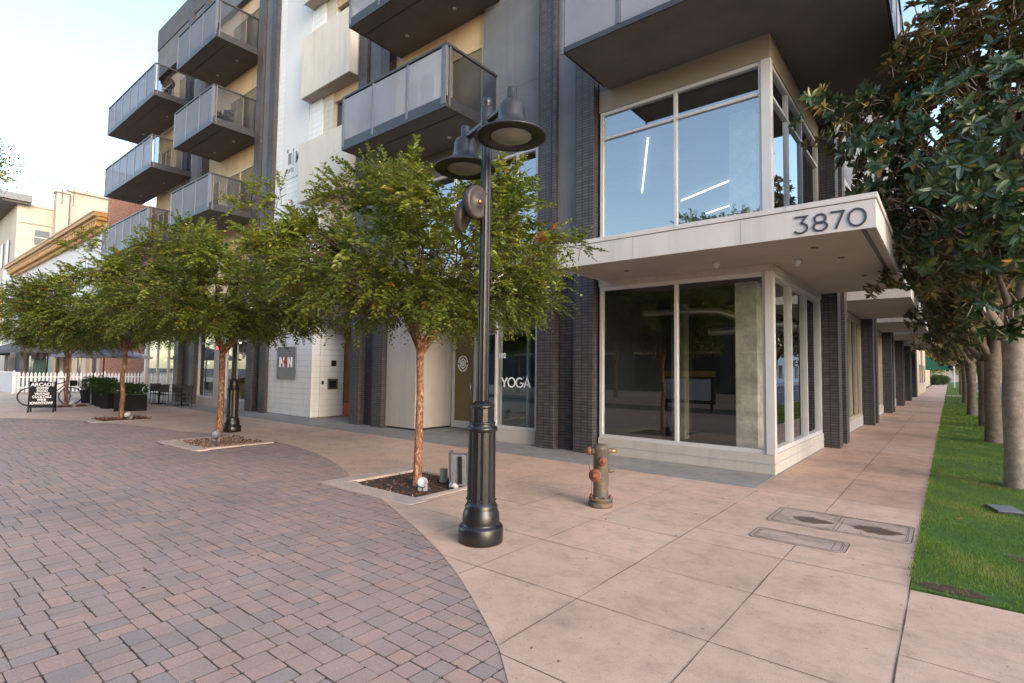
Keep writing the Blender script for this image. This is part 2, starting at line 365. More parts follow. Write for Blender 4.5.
def leaves_geo(base, d, up, Ln, Wd, fold=.25, droop=.15):
    """folded 6-vertex leaves: base, l1, l2, tip, r2, r1 -> two quads each"""
    d = nrm(d); s = nrm(np.cross(d, up)); n = np.cross(s, d); n = n
    Ln = np.asarray(Ln).reshape(-1, 1); Wd = np.asarray(Wd).reshape(-1, 1); k = len(base)
    tip = base + d * Ln - n * Ln * droop
    l1 = base + d * Ln * .3 + s * Wd * .5 + n * Wd * fold; l2 = base + d * Ln * .72 + s * Wd * .42 + n * Wd * fold - n * Ln * droop * .5
    r1 = base + d * Ln * .3 - s * Wd * .5 + n * Wd * fold; r2 = base + d * Ln * .72 - s * Wd * .42 + n * Wd * fold - n * Ln * droop * .5
    V = np.stack([base, l1, l2, tip, r2, r1], 1).reshape(-1, 3)
    i = np.arange(k)[:, None] * 6
    F = np.concatenate([i + np.array([[0, 1, 2, 3]]), i + np.array([[0, 3, 4, 5]])], 0)
    return V, F

YF = 9.8; XF = -2.29; YB = 8.08

# ------------------------------------------------------------------ text helpers
def text_mesh(txt, size, depth, bold=0):
    cu = bpy.data.curves.new('lettering', 'FONT'); cu.body = txt; cu.size = size; cu.extrude = depth; cu.align_x = 'CENTER'
    cu.offset = bold; cu.resolution_u = 4
    o = bpy.data.objects.new('lettering', cu); COL.objects.link(o)
    me = bpy.data.meshes.new_from_object(o); bpy.data.objects.remove(o); return me
def text_on(txt, size, depth, loc, rz, mat, parent, name='lettering', bold=0, sx=1, off=(0, 0, 0)):
    me = text_mesh(txt, size, depth, bold); o = link_mesh(name, me, mat, parent)
    o.location = Vector(loc) - Vector(off); o.rotation_euler = (PI / 2, 0, rz); o.scale = (sx, 1, 1)
    return o
def stroke(mb, pts, w, y0, y1):
    """flat lettering stroke in the XZ plane, pts list of (x,z)"""
    P = [Vector((p[0], p[1])) for p in pts]
    closed = (P[0] - P[-1]).length < 1e-4
    if closed: P = P[:-1]
    n = len(P); Lp = []; Rp = []
    for i in range(n):
        a = P[(i - 1) % n] if (closed or i > 0) else P[i]; b = P[(i + 1) % n] if (closed or i < n - 1) else P[i]
        d1 = (P[i] - a).normalized() if (P[i] - a).length > 1e-9 else None; d2 = (b - P[i]).normalized() if (b - P[i]).length > 1e-9 else None
        if d1 is None: d1 = d2
        if d2 is None: d2 = d1
        n1 = Vector((-d1.y, d1.x)); n2 = Vector((-d2.y, d2.x)); m = (n1 + n2).normalized(); k = w / 2 / max(.35, m.dot(n1))
        Lp.append(P[i] + m * k); Rp.append(P[i] - m * k)
    vs = []
    for i in range(n):
        for q in (Lp[i], Rp[i]):
            vs += [(q.x, y0, q.y), (q.x, y1, q.y)]
    fs = []; rngn = n if closed else n - 1
    for i in range(rngn):
        a = i * 4; b = ((i + 1) % n) * 4
        fs += [(a, b, b + 2, a + 2), (a + 1, a + 3, b + 3, b + 1), (a, a + 1, b + 1, b), (a + 2, b + 2, b + 3, a + 3)]
    mb.add(vs, fs)
def arc(cx, cz, rx, rz, a0, a1, n=16):
    return [(cx + rx * math.cos(math.radians(a0 + (a1 - a0) * i / n)), cz + rz * math.sin(math.radians(a0 + (a1 - a0) * i / n))) for i in range(n + 1)]

# ================================================================== GROUND
bezpts = [(-.55, -6), (-.7, -2), (-.95, 0), (-1.35, 1.25), (-1.65, 1.9), (-1.9, 2.34), (-2.17, 2.58), (-2.47, 2.79), (-2.82, 3.02), (-3.24, 3.28), (-3.69, 3.53), (-4.32, 3.83), (-4.99, 4.12), (-5.61, 4.38), (-6.33, 4.66),
          (-7.2, 4.97), (-7.75, 5.23), (-8.22, 5.43), (-8.9, 5.66), (-9.53, 5.84), (-10.1, 5.97), (-10.65, 6.07), (-11.66, 6.17), (-12.6, 6.18), (-13.6, 6.05), (-14.6, 5.78), (-15.53, 5.45), (-16.4, 5.4),
          (-17.15, 5.3), (-18.58, 4.98), (-20.34, 4.44), (-21.85, 3.78), (-23.02, 3.02), (-24.6, 1.9), (-26.5, .4), (-29, -2), (-32, -6)]
def curve_y(x):
    for (x0, y0), (x1, y1) in zip(bezpts, bezpts[1:]):
        if x1 <= x <= x0: return y0 + (y1 - y0) * (x - x0) / (x1 - x0)
    return -99 if x < -32 else -99
planters = [(-7.0, -5.5, 4.78, 6.1), (-13.55, -12.05, 4.72, 6.05), (-21.2, -19.75, 4.85, 6.2), (-28.6, -27.1, 4.9, 6.3)]
PB = .3
def curve_fill(name, outer, holes, z, mat):
    cu = bpy.data.curves.new(name, 'CURVE'); cu.dimensions = '2D'; cu.fill_mode = 'BOTH'
    for poly in [outer] + holes:
        sp = cu.splines.new('POLY'); sp.points.add(len(poly) - 1); sp.use_cyclic_u = True
        for p, q in zip(sp.points, poly): p.co = (q[0], q[1], 0, 1)
    t = bpy.data.objects.new(name, cu); COL.objects.link(t); me = bpy.data.meshes.new_from_object(t); bpy.data.objects.remove(t)
    me.transform(Matrix.Translation((0, 0, z))); o = link_mesh(name, me, mat); return struct(o)

g = MB().add([(-400, -400, -.16), (400, -400, -.16), (400, 400, -.16), (-400, 400, -.16)], [(0, 1, 2, 3)]).build('ground', M['asphalt']); struct(g)
hole = [[(a, c), (b, c), (b, d), (a, d)] for a, b, c, d in planters]
outer = [(x, y) for x, y in bezpts] + [(-60, -6), (-60, 8.48), (-2.21, 8.48), (-2.21, -6)][:0]
side = [(x, y) for x, y in bezpts]
outer = side + [(-36, -6.0), (-60, -6.0), (-60, 8.42), (-2.3, 8.5), (-.9 + .0, 8.5), (-.29, 8.5), (-.29, 5.38), (12, 5.42), (12, -6)]
curve_fill('plaza_pavement', outer, hole, 0.0, M['concrete'])
struct(MB().box(-2.25, -.29, 8.5, 160, -.15, -.0005).build('side_walk', M['concrete_walk']))
struct(MB().box(-90, -2.25, 8.42, 60, -.15, -.0012).build('apron_pavement', M['concrete_grey']))
struct(MB().box(-42, 0, -6, 6.8, -.15, -.03).build('paving_bed', M['sand']))
struct(MB().box(-90, 30, -60, -6, -.15, -.004).build('far_plaza', M['concrete']))
struct(MB().box(-90, -42, -6, 8.42, -.15, -.006).build('far_pavement', M['concrete']))
# the pavers, each a real block with worn corners
def pavers():
    gap = .0021; U = .0672; x = -33.0; R = []
    comps = {5: [(3, 2), (2, 3)], 6: [(3, 3), (2, 2, 2), (3, 3)], 7: [(3, 2, 2), (2, 3, 2), (2, 2, 3)], 8: [(3, 3, 2), (2, 3, 3), (3, 2, 3), (2, 2, 2, 2)]}
    while x < .4:
        W = random.choice((5, 6, 6, 6, 7, 8)); y = -2.4 - random.random() * .2
        while y < 6.8:
            c_ = random.choice(comps[W]); h = 2 if set(c_) == {3} else 3 if set(c_) == {2} else random.choice((2, 2, 3)); xx = x
            for p_ in c_: R.append((xx, y, p_ * U, h * U)); xx += p_ * U
            y += h * U
        x += W * U
    out = []
    for x, y, w, h in R:
        mx, my = x + w / 2, y + h / 2
        if my > max(curve_y(min(-.56, mx - .15)), curve_y(min(-.56, mx + .15))) + .22: continue
        if mx < -24 and my > 6: continue
        if any(a - PB - .02 < mx < b + PB + .02 and c - PB - .02 < my < d + PB + .02 for a, b, c, d in planters): continue
        if mx > -.5: continue
        out.append((x, y, w, h))
    A = np.array(out); k = len(A)
    A[:, :2] += rng.normal(0, .0012, (k, 2))
    xa, ya, xb, yb = A[:, 0] + gap, A[:, 1] + gap, A[:, 0] + A[:, 2] - gap, A[:, 1] + A[:, 3] - gap
    c = .010; e = .002
    tz = -.004 + rng.normal(0, .0009, k); tz = np.minimum(tz, -.0015)
    def octo(i, z):
        a, b_, c_, d_ = xa + i, ya + i, xb - i, yb - i
        P = [(a + c, b_), (c_ - c, b_), (c_, b_ + c), (c_, d_ - c), (c_ - c, d_), (a + c, d_), (a, d_ - c), (a, b_ + c)]
        return np.stack([np.stack([px, py, z], 1) for px, py in P], 1)
    # slight tilt of each block
    top = octo(e, tz); tilt = rng.normal(0, .0022, (k, 2))
    ctr = top.mean(1, keepdims=True); top[:, :, 2] += (top[:, :, 0] - ctr[:, :, 0]) * tilt[:, :1] + (top[:, :, 1] - ctr[:, :, 1]) * tilt[:, 1:]
    top[:, :, 2] = np.minimum(top[:, :, 2], -.0008)
    rim = octo(0, tz - .0025); low = octo(0, tz * 0 - .03)
    V = np.concatenate([top, rim, low], 1).reshape(-1, 3)
    i = np.arange(k)[:, None] * 24
    t = np.clip(rng.beta(1.5, 1.7, k), 0, 1)
    me = bpy.data.meshes.new('brick_paving'); me.vertices.add(len(V)); me.vertices.foreach_set('co', V.astype(np.float32).ravel())
    F8 = (i + np.arange(8)[None]).ravel(); Q = []
    for r in (0, 8):
        for j in range(8): Q.append(i + np.array([[r + j, r + 8 + j, r + 8 + (j + 1) % 8, r + (j + 1) % 8]]))
    Q = np.stack(Q, 1).reshape(-1)
    idx = np.concatenate([F8, Q]); me.loops.add(len(idx)); me.loops.foreach_set('vertex_index', idx.astype(np.int32))
    ls = np.concatenate([np.arange(k) * 8, k * 8 + np.arange(k * 16) * 4]); me.polygons.add(len(ls)); me.polygons.foreach_set('loop_start', ls.astype(np.int32))
    a = me.attributes.new('tone', 'FLOAT', 'FACE'); a.data.foreach_set('value', np.concatenate([.03 + .97 * t, np.zeros(k * 16)]).astype(np.float32))
    me.polygons.foreach_set('use_smooth', [False] * len(me.polygons))
    me.update(calc_edges=True); me.validate(); o = link_mesh('brick_paving', me, M['paver']); struct(o)
pavers()
# pavement joints, slightly wandering
def joint(mb, p, q, w=.007, z=.003):
    p = Vector(p); q = Vector(q); n = max(2, int((q - p).length / .35)); d = (q - p).normalized(); s = Vector((-d.y, d.x)); vs = []
    for i in range(n + 1):
        c = p.lerp(q, i / n) + s * random.uniform(-.0025, .0025); ww = w * random.uniform(.35, 1.0) / 2
        vs += [(c.x - s.x * ww, c.y - s.y * ww, z), (c.x + s.x * ww, c.y + s.y * ww, z)]
    mb.add(vs, [(2 * i, 2 * i + 2, 2 * i + 3, 2 * i + 1) for i in range(n)])
j = MB()
def cy_(x): return max(-6, curve_y(x))
for x in (-2.195, -3.2): joint(j, (x, cy_(x) + .01), (x, 8.45))
joint(j, (-1.22, .6), (-1.22, 6.0), .009); joint(j, (-1.22, 7.6), (-1.22, 150), .010)
joint(j, (-.29, -5), (-.28, 5.4), .012)
for y, xa in ((2.54, -2.14), (3.5, -3.6), (4.47, -2.2), (1.55, -1.45), (.55, -1.05)): joint(j, (xa, y), (-.29, y))
joint(j, (-3.6, 3.5), (-4.1, 3.5)); joint(j, (-5.0, 4.47), (-2.2, 4.47))
for y in (5.46, 5.92): joint(j, (-2.2, y), (-.3, y))
joint(j, (-5.2, 5.46), (-2.2, 5.46)); joint(j, (-5.3, 6.5), (-2.2, 6.5)); joint(j, (-5.2, 7.5), (-2.2, 7.5))
for x in (-4.2, -5.22): joint(j, (x, 4.2 if x < -5 else 3.95), (x, 8.45))
y = 8.36 + .97
while y < 80:
    joint(j, (-2.2, y), (-.3, y), .006); y += .97
for x in np.arange(-8.1, -40, -1.95): joint(j, (x, max(6.3, cy_(x) + .05)), (x, 8.4), .006)
joint(j, (-40, 7.35), (-5.2, 7.35), .006)
for k in range(7): joint(j, (1.7 + 1.5 * k, -6), (1.7 + 1.5 * k, 5.4), .008)
joint(j, (-.29, 4.1), (12, 4.1)); joint(j, (-.29, 2.6), (12, 2.6))
for x in np.arange(-3.6, -40, -1.6): joint(j, (x, 8.44), (x, 9.6), .006)
struct(j.build('pavement_joint', M['joint']))
j = MB(); joint(j, (-2.21, 5.95), (-2.28, 9.9), .016, .0045); joint(j, (-2.2, 8.46), (-40, 8.42), .012, .0045); struct(j.build('sealed_joint', M['joint_light']))
# planter kerbs and mulch
def planter(i, a, b, c, d):
    k = MB(); z = .006
    k.box(a - PB, b + PB * .8, c - PB, c, -.1, z); k.box(a - PB, a, c, d + .1, -.1, z)
    k.box(b, b + .14, c, d + .1, -.1, z - .0007); k.box(a, b, d, d + .12, -.1, z - .0003)
    struct(k.build('planter_kerb', M['concrete_kerb'], bevel=.006))
    struct(MB().box(a, b, c, d, -.12, (-.055 if i == 0 else -.012)).build('planter_soil', M['rust_soil']))
    n = 2600 if i == 0 else 1100
    up0 = 0 if i == 0 else .045
    p = np.stack([rng.uniform(a, b, n), rng.uniform(c, d, n), rng.uniform(-.055, -.02, n) + up0], 1)
    dd = rng.normal(0, 1, (n, 3)); dd[:, 2] *= .35; up = rng.normal(0, 1, (n, 3)) * .5 + np.array([0, 0, 1])
    V, F = leaves_geo(p, dd, up, rng.uniform(.03, .07, n), rng.uniform(.012, .03, n), .05, 0)
    V[:, 2] = np.clip(V[:, 2], -.06 + up0, .02 + up0)
    o = np_mesh('mulch', V, F, M['mulch'], tone=np.tile(rng.uniform(0, 1, n), 2)); struct(o, 'stuff')
for i, p in enumerate(planters): planter(i, *p)
# lawn
LX0, LX1, LY0, LY1 = -.28, 2.3, 5.42, 56
struct(MB().box(LX0, LX1, LY0, LY1, -.15, .006).build('lawn', M['grass_ground']))
struct(MB().box(LX0, 2.3, 56, 58.5, -.15, .004).build('cross_path', M['concrete_kerb']))
struct(MB().box(LX0, LX1, 58.5, 160, -.15, .006).build('far_lawn', M['grass_ground']))
def blades():
    xs = []; ys = []
    for y0, y1, den in ((5.42, 8, 5200), (8, 12, 3600), (12, 20, 1500), (20, 36, 450), (36, 56, 150), (56, 130, 30)):
        n = int((y1 - y0) * (LX1 - LX0) * den); xe = rng.uniform(LX0 - .005, LX1, n); ye = rng.uniform(y0 - .01, y1, n); ed = rng.random(n) < .02; xe[ed] = LX0 + rng.normal(-.004, .012, ed.sum()); xs.append(xe); ys.append(ye)
    x = np.concatenate(xs); y = np.concatenate(ys)
    f = np.sin(x * 3.1 + 1) * np.sin(y * 2.3) + .6 * np.sin(x * 7 + y * 5) + rng.normal(0, .4, len(x))
    bare = ((x + .05) ** 2 / .12 + (y - 5.55) ** 2 / .03 < 1) | ((x - .9) ** 2 / .3 + (y - 7.0) ** 2 / .04 < 1)
    keep = ~(bare & (rng.uniform(0, 1, len(x)) < .75)); x, y, f = x[keep], y[keep], f[keep]; n = len(x)
    h = (.028 + .009 * f).clip(.012, .055) * np.where(y > 20, 1.5, 1); w = np.where(y > 12, np.where(y > 56, .06, np.where(y > 20, .02, .009)), .0045)
    a = rng.uniform(0, 2 * PI, n); b = rng.uniform(0, 2 * PI, n); lean = rng.uniform(0, .7, n) * h
    B = np.stack([x, y, np.full(n, .004)], 1); s = np.stack([np.cos(a) * w, np.sin(a) * w, 0 * w], 1)
    T = B + np.stack([np.cos(b) * lean, np.sin(b) * lean, h], 1)
    V = np.stack([B - s / 2, B + s / 2, T], 1).reshape(-1, 3); F = np.arange(n * 3).reshape(-1, 3)
    t = (.45 + .28 * f + rng.normal(0, .22, n)).clip(0, 1)
    struct(np_mesh('grass', V, F, M['grass'], tone=t), 'stuff')
blades()
for cx, cy_0, rx, ry in ((-.02, 5.56, .26, .12), (.75, 6.9, .38, .16), (.5, 11.2, .3, .3)):
    P = [(cx + rx * math.cos(t) * random.uniform(.7, 1.1), max(LY0 + .01, cy_0 + ry * math.sin(t) * random.uniform(.7, 1.1)), .0095) for t in np.linspace(0, 2 * PI, 25)[:-1]]
    struct(MB().add([(max(p[0], LX0 + .01), p[1], p[2]) for p in P], [tuple(range(24))]).build('bare_soil', M['rust_soil']))
struct(MB().box(2.3, 2.45, 5.42, 160, -.16, .0).build('kerb', M['concrete_kerb']))
struct(MB().box(2.45, 13.5, 5.42, 200, -.155, -.14).build('road', M['asphalt']))
struct(MB().box(13.5, 17, -60, 200, -.155, -.01).build('far_side_walk', M['concrete_kerb']))
# paint lines on the road
m_ = MB()
for y in range(8, 150, 6): m_.box(7.9, 8.02, y, y + 3, -.14, -.136)
struct(m_.build('road_marking', M['white_paint']))

# utility covers
def cover(name, label, pts, rims, mat, stain=None, group='utility covers in the pavement'):
    (x0, x1, y0, y1) = pts; r = root(name, label, 'utility cover', ((x0 + x1) / 2, (y0 + y1) / 2, 0), 0, group)
    off = r.location
    MB().prism([(px + .07 * math.cos(t), py + .07 * math.sin(t)) for px, py, t0 in ((x1 - .07, y0 + .07, -PI / 2), (x1 - .07, y1 - .07, 0), (x0 + .07, y1 - .07, PI / 2), (x0 + .07, y0 + .07, PI)) for t in (t0, t0 + PI / 6, t0 + PI / 3, t0 + PI / 2)], -.02, .004).build('rim', M['cover_concrete'], r, off)
    def ring(mb, i, w, z):
        a, b, c, d = x0 + i, x1 - i, y0 + i, y1 - i; q = .07
        P = [(px + q * math.cos(t), py + q * math.sin(t)) for px, py, t0 in ((b - q, c + q, -PI / 2), (b - q, d - q, 0), (a + q, d - q, PI / 2), (a + q, c + q, PI)) for t in (t0, t0 + PI / 6, t0 + PI / 3, t0 + PI / 2)]
        for k in range(16):
            p, n_ = P[k], P[(k + 1) % 16]; joint(mb, p, n_, w, z)
    g = MB(); ring(g, .008, .012, .0052); ring(g, .045, .009, .0052); ring(g, .06, .006, .0053)
    for x in rims: joint(g, (x, y0 + .05), (x, y1 - .05), .009, .0052)
    g.build('seam', M['joint'], r, off)
    if stain:
        s = MB()
        for cx, cyy, rx, ry in stain:
            P = [(cx + rx * math.cos(t) * (1 + .12 * math.sin(3 * t + cx * 9) + .06 * math.sin(7 * t + 1)) * random.uniform(.85, 1.1), cyy + ry * math.sin(t) * (1 + .15 * math.sin(4 * t + 1) + .06 * math.sin(9 * t)) * random.uniform(.85, 1.1)) for t in np.linspace(0, 2 * PI, 41)[:-1]]
            s.add([(p[0], p[1], .0062) for p in P], [tuple(range(40))])
        s.build('stain', M['stain'], r, off)
        h = MB()
        for cx, cyy, rx, ry in stain: h.box(cx - .05, cx + .05, cyy + .01, cyy + .06, .004, .0085)
        h.build('lifting_plate', M['metal_grey'], r, off)
    return r
def litter():
    n = 420; x = rng.uniform(-16, -.4, n); y = rng.uniform(1.0, 9.6, n); near = rng.random(n) < .45
    pc = [planters[0], planters[1]]
    for i in np.where(near)[0]:
        a, b_, c, d = pc[rng.integers(0, 2)]; x[i] = rng.normal((a + b_) / 2, 1.2); y[i] = rng.normal((c + d) / 2, 1.0)
    P = np.stack([x, y, np.full(n, .006)], 1); d = rng.normal(0, 1, (n, 3)); d[:, 2] *= .15
    V, F = leaves_geo(P, d, rng.normal(0, .25, (n, 3)) + [0, 0, 1], rng.uniform(.012, .04, n), rng.uniform(.008, .02, n), .1, .05); V[:, 2] = np.maximum(V[:, 2], .004)
    struct(np_mesh('leaf_litter', V, F, M['mulch'], tone=np.tile(rng.uniform(0, 1, n), 2)), 'stuff')
litter()
cover('utility_cover', 'long double lid utility cover with brown water stains, beside the grass', (-1.70, -.33, 6.76, 7.57), [-1.03, -.99], None, [(-1.28, 7.1, .2, .13), (-.66, 7.12, .24, .14)])
cover('utility_cover', 'narrow plain utility cover just in front of the stained one', (-1.68, -.80, 5.98, 6.42), [-.93], None)
r = root('irrigation_box', 'small flat grey lid set in the lawn near the first magnolia', 'valve box', (.5, 9.2, 0))
MB().obox((0, 0, .03), .26, .36, .035, .3).build('lid', M['fixture_grey'], r)
MB().obox((0, 0, .022), .29, .39, .03, .3).build('rim', M['metal_dark'], r)
tag(MB().add([(0, 0, .03), (.05, .02, .045), (.09, 0, .03), (.06, -.03, .05), (.03, -.04, .03)], [(0, 1, 2, 3, 4)]).build('fallen_leaf', M['leaf_orange']), 'orange fallen leaf lying on the lawn edge', 'leaf').location = (.02, 8.2, .01)

# ================================================================== APARTMENT BUILDING
B = root('apartment_building', 'modern grey stucco and dark brick apartment block with balconies and 3870 canopy', 'building', (XF, YF, 0))
BO = (XF, YF, 0)
def bp(mb, name, mat, bevel=0, parent=None): return mb.build(name, M[mat], parent or B, BO, bevel)
def wall(rects, mat, name='wall', bevel=0):
    for r_ in rects: o_ = bp(MB().fb(*r_), name, mat, bevel)
    return o_
def window(ax, u0, u1, z0, z1, mull=(), trans=(), glass='glass_lo', frame='frame', fw=.07, d=-.02, depth=.1, name='window'):
    mb = MB(); d0, d1 = d - depth, d
    mb.fb(ax, u0, u0 + fw, z0, z1, d0, d1); mb.fb(ax, u1 - fw, u1, z0, z1, d0, d1)
    mb.fb(ax, u0 + fw, u1 - fw, z0, z0 + fw, d0, d1); mb.fb(ax, u0 + fw, u1 - fw, z1 - fw, z1, d0, d1)
    for m_ in mull: mb.fb(ax, m_ - fw * .45, m_ + fw * .45, z0 + fw, z1 - fw, d0 + .002, d1 - .002)
    us = [u0 + fw] + sorted(mull) + [u1 - fw]
    for t in trans:
        for a, b in zip(us, us[1:]):
            mb.fb(ax, a + fw * .45 * (a != us[0]), b - fw * .45 * (b != us[-1]), t - fw * .4, t + fw * .4, d0 + .004, d1 - .004)
    w = bp(mb, name, frame, .004)
    gl = MB(); gd = (d0 + d1) / 2
    if ax == 'y': gl.add([(u0 + .02, YF - gd, z0 + .02), (u1 - .02, YF - gd, z0 + .02), (u1 - .02, YF - gd, z1 - .02), (u0 + .02, YF - gd, z1 - .02)], [(0, 1, 2, 3)])
    else: gl.add([(XF + gd, u0 + .02, z0 + .02), (XF + gd, u1 - .02, z0 + .02), (XF + gd, u1 - .02, z1 - .02), (XF + gd, u0 + .02, z1 - .02)], [(0, 1, 2, 3)])
    g_ = bp(gl, 'glass_pane', glass, 0, w)
    return w

# --- corner bay
TOP = 20.0
wall([('y', -5.66, XF, 0, .33, -.28, 0), ('y', -5.66, XF, 3.44, 4.12, -.28, 0)], 'stucco_light', 'base_wall', .005)
wall([('x', YF + .28, 14.3, 0, .33, -.28, -.001), ('x', YF + .28, 14.3, 3.44, 4.12, -.28, -.001)], 'stucco_light', 'base_wall')
mb = MB().fb('y', -5.68, XF + .01, .17, .185, 0, .008); mb.fb('x', YF - .008, 14.3, .17, .185, 0, .009); bp(mb, 'base_trim', 'siding_gap')
window('y', -5.64, -2.40, .33, 3.44, [-4.0])
window('x', 9.92, 14.28, .33, 3.44, [11.3, 12.7], fw=.08, depth=.14)
bp(MB().box(-2.42, XF + .012, YF - .012, YF + .12, .33, 3.44), 'corner_post', 'frame', .006)
window('y', -5.64, -2.42, 4.12, 7.17, [-4.0], [6.6], glass='glass_up')
window('x', 9.94, 14.28, 4.12, 7.17, [11.25, 12.5], [6.6], glass='glass_up')
bp(MB().box(-2.44, XF + .012, YF - .012, YF + .14, 4.12, 7.17), 'corner_post', 'frame', .006)
wall([('y', -5.66, XF, 7.17, 7.62, -.28, 0)], 'band_taupe', 'fascia_band'); wall([('x', YF + .28, 14.3, 7.17, 7.62, -.28, -.001)], 'band_taupe', 'fascia_band')
wall([('y', -5.66, XF, 7.62, TOP, -.28, -.01)], 'stucco_grey'); wall([('x', YF + .28, 58, 7.62, TOP, -.28, -.012)], 'stucco_grey')
# front canopy with address
cz0, cz1 = 3.55, 4.0; CX1 = -.68; CY0 = 8.05
mb = MB(); mb.box(-5.5, CX1, CY0 + .02, YF + .0, cz0 + .012, cz1 - .03); mb.box(XF - .02, CX1, YF, 14.25, cz0 + .0125, cz1 - .031); C1 = bp(mb, 'canopy', 'soffit_light')
mb = MB(); mb.box(-5.52, CX1 + .01, CY0, CY0 + .02, cz0, cz1 - .085); mb.box(CX1 - .01, CX1 + .012, CY0 + .02, 14.27, cz0 + .0005, cz1 - .085)
mb.box(-5.55, CX1 + .03, CY0 - .012, CY0 + .1, cz1 - .075, cz1); mb.box(CX1 - .1, CX1 + .031, CY0 + .1, 14.28, cz1 - .075, cz1 - .0005)
mb.box(-5.52, -5.5, CY0 + .02, YF - .25, cz0, cz1 - .08)
bp(mb, 'fascia', 'white_panel', .003, C1)
mb = MB()
for x in (-4.0, -2.3): mb.box(x - .003, x + .003, CY0 - .003, CY0 + .002, cz0 + .01, cz1 - .09)
for x in (-4.9, -3.3, -1.7): mb.box(x - .003, x + .003, CY0 - .015, CY0 - .01, cz1 - .073, cz1)
bp(mb, 'panel_seam', 'siding_gap', 0, C1)
mb = MB(); mb.box(CX1 - .16, CX1 - .11, CY0 + .03, 14.2, cz0 + .004, cz0 + .0124); bp(mb, 'drip_groove', 'metal_dark', 0, C1)
for x, y in ((-3.0, 9.0), (-1.85, 9.6), (-4.6, 9.0), (-1.5, 8.9), (-1.3, 9.9), (-1.2, 12.0)):
    if (x, y) in ((-3.0, 9.0), (-1.85, 9.6)): continue
    bp(MB().lathe([(0, -.001), (.05, -.001), (.05, .012), (.034, .012), (.03, -.0)], (x, y, cz0), 20), 'recessed_light', 'soffit', 0, C1)
# numerals 3870
H_ = .222; sw = .023; zb = cz0 + .048
mb = MB(); ya, yb = CY0 - .014, CY0 - .001
x = -1.59
stroke(mb, [(x, zb + H_), (x + .145, zb + H_), (x + .075, zb + .60 * H_)], sw, ya, yb)
stroke(mb, arc(x + .07, zb + .30 * H_, .082, .30 * H_, 85, -150, 18), sw, ya - .001, yb - .0005)
x = -1.285
stroke(mb, arc(x, zb + .735 * H_, .066, .265 * H_, 0, 360, 24), sw, ya, yb); stroke(mb, arc(x, zb + .26 * H_, .08, .26 * H_, 0, 360, 24), sw, ya - .001, yb - .0005)
x = -1.165
stroke(mb, [(x, zb + H_), (x + .15, zb + H_), (x + .06, zb)], sw, ya, yb)
stroke(mb, arc(-.87, zb + .5 * H_, .094, .5 * H_, 0, 360, 28), sw, ya, yb)
bp(mb, 'address_number', 'numeral', 0, C1)

# brick pilasters : a pair with a recess between
def pil_pair(a, b, w=.46, z1=TOP, d=.16, fill='brick'):
    bp(MB().fb('y', a, a + w, 0, z1, -.3, d), 'brick_pilaster', 'brick'); bp(MB().fb('y', b - w, b, 0, z1, -.3, d), 'brick_pilaster', 'brick')
    mb = MB(); mb.fb('y', a + w, b - w, 0, 3.75, -.3, -.06); bp(mb, 'recessed_brick', 'brick')
    mb = MB(); mb.fb('y', a + w, b - w, 3.75, z1, -.3, .04); bp(mb, 'recessed_stucco', 'stucco_grey')
pil_pair(-7.13, -5.70)
bp(MB().box(-6.80, -6.775, YF - .175, YF - .06, 3.6, TOP), 'downpipe', 'metal_dark')
pil_pair(-14.2, -12.66, .44)
pil_pair(-21.1, -19.56, .46); pil_pair(-28.5, -26.15, .5)

# --- yoga bay
wall([('y', -12.66, -7.26, 3.3, 4.3, -.3, 0)], 'white_panel'); wall([('y', -12.66, -7.26, 4.3, 4.42, -.3, .02)], 'stucco_light')
bp(MB().box(-11.9, -7.9, 8.85, YF, 3.62, 3.98), 'small_canopy', 'white_panel', .004)
window('y', -11.4, -7.28, 4.42, 6.9, [-10.0, -8.75, -7.9], [6.2], glass='glass_up')
wall([('y', -12.66, -11.4, 4.42, 6.9, -.3, 0), ('y', -12.66, -9.02, 6.9, 7.55, -.3, 0)], 'stucco_grey')
wall([('y', -9.02, -7.26, 6.9, TOP, -.3, .001)], 'stucco_grey')
mb = MB()
for z in (6.92, 8.5, 10.8, 13.2): mb.fb('y', -9.02, -7.26, z, z + .014, 0, .003)
bp(mb, 'stucco_joint', 'stucco_dark')
wall([('y', -12.66, -9.02, 7.55, TOP, -.3, -.10)], 'stucco_tan', 'tan_wall')
bp(MB().box(-12.66, -11.38, YF + .01, 11.2, .05, 3.3), 'stucco_box_wall', 'stucco_light', .01)
bp(MB().box(-12.62, -11.40, YF + .05, 11.15, 0, .05), 'plinth', 'metal_dark')
bp(MB().box(-11.4, -7.2, 11.2, 11.35, 2.75, 3.4), 'recess_wall', 'stucco_light')
mb = MB()
for k in range(7): mb.box(-11.3, -10.1, 11.185, 11.2, 2.8 + k * .07, 2.83 + k * .07)
bp(mb, 'louvre', 'metal_grey')
def framed_panel(name, x0, x1, y, z0, z1, fw, fmat, gmat, gy=.03):
    mb = MB(); mb.box(x0, x0 + fw, y, y + .07, z0, z1); mb.box(x1 - fw, x1, y, y + .07, z0, z1); mb.box(x0 + fw, x1 - fw, y, y + .07, z0, z0 + fw * 2); mb.box(x0 + fw, x1 - fw, y, y + .07, z1 - fw, z1)
    w = bp(mb, name, fmat, .004)
    bp(MB().box(x0 + fw, x1 - fw, y + gy, y + gy + .01, z0 + fw * 2, z1 - fw), 'glass_pane', gmat, 0, w); return w
door = framed_panel('door', -11.33, -10.36, 11.15, .02, 2.72, .1, 'frame', 'door_tan')
mb = MB().tube([(-10.5, 11.14, .95), (-10.5, 11.07, .98), (-10.5, 11.07, 1.28), (-10.5, 11.14, 1.31)], .013, 8); bp(mb, 'door_handle', 'chrome', 0, door)
mb = MB()
cx, czz = -10.88, 1.86
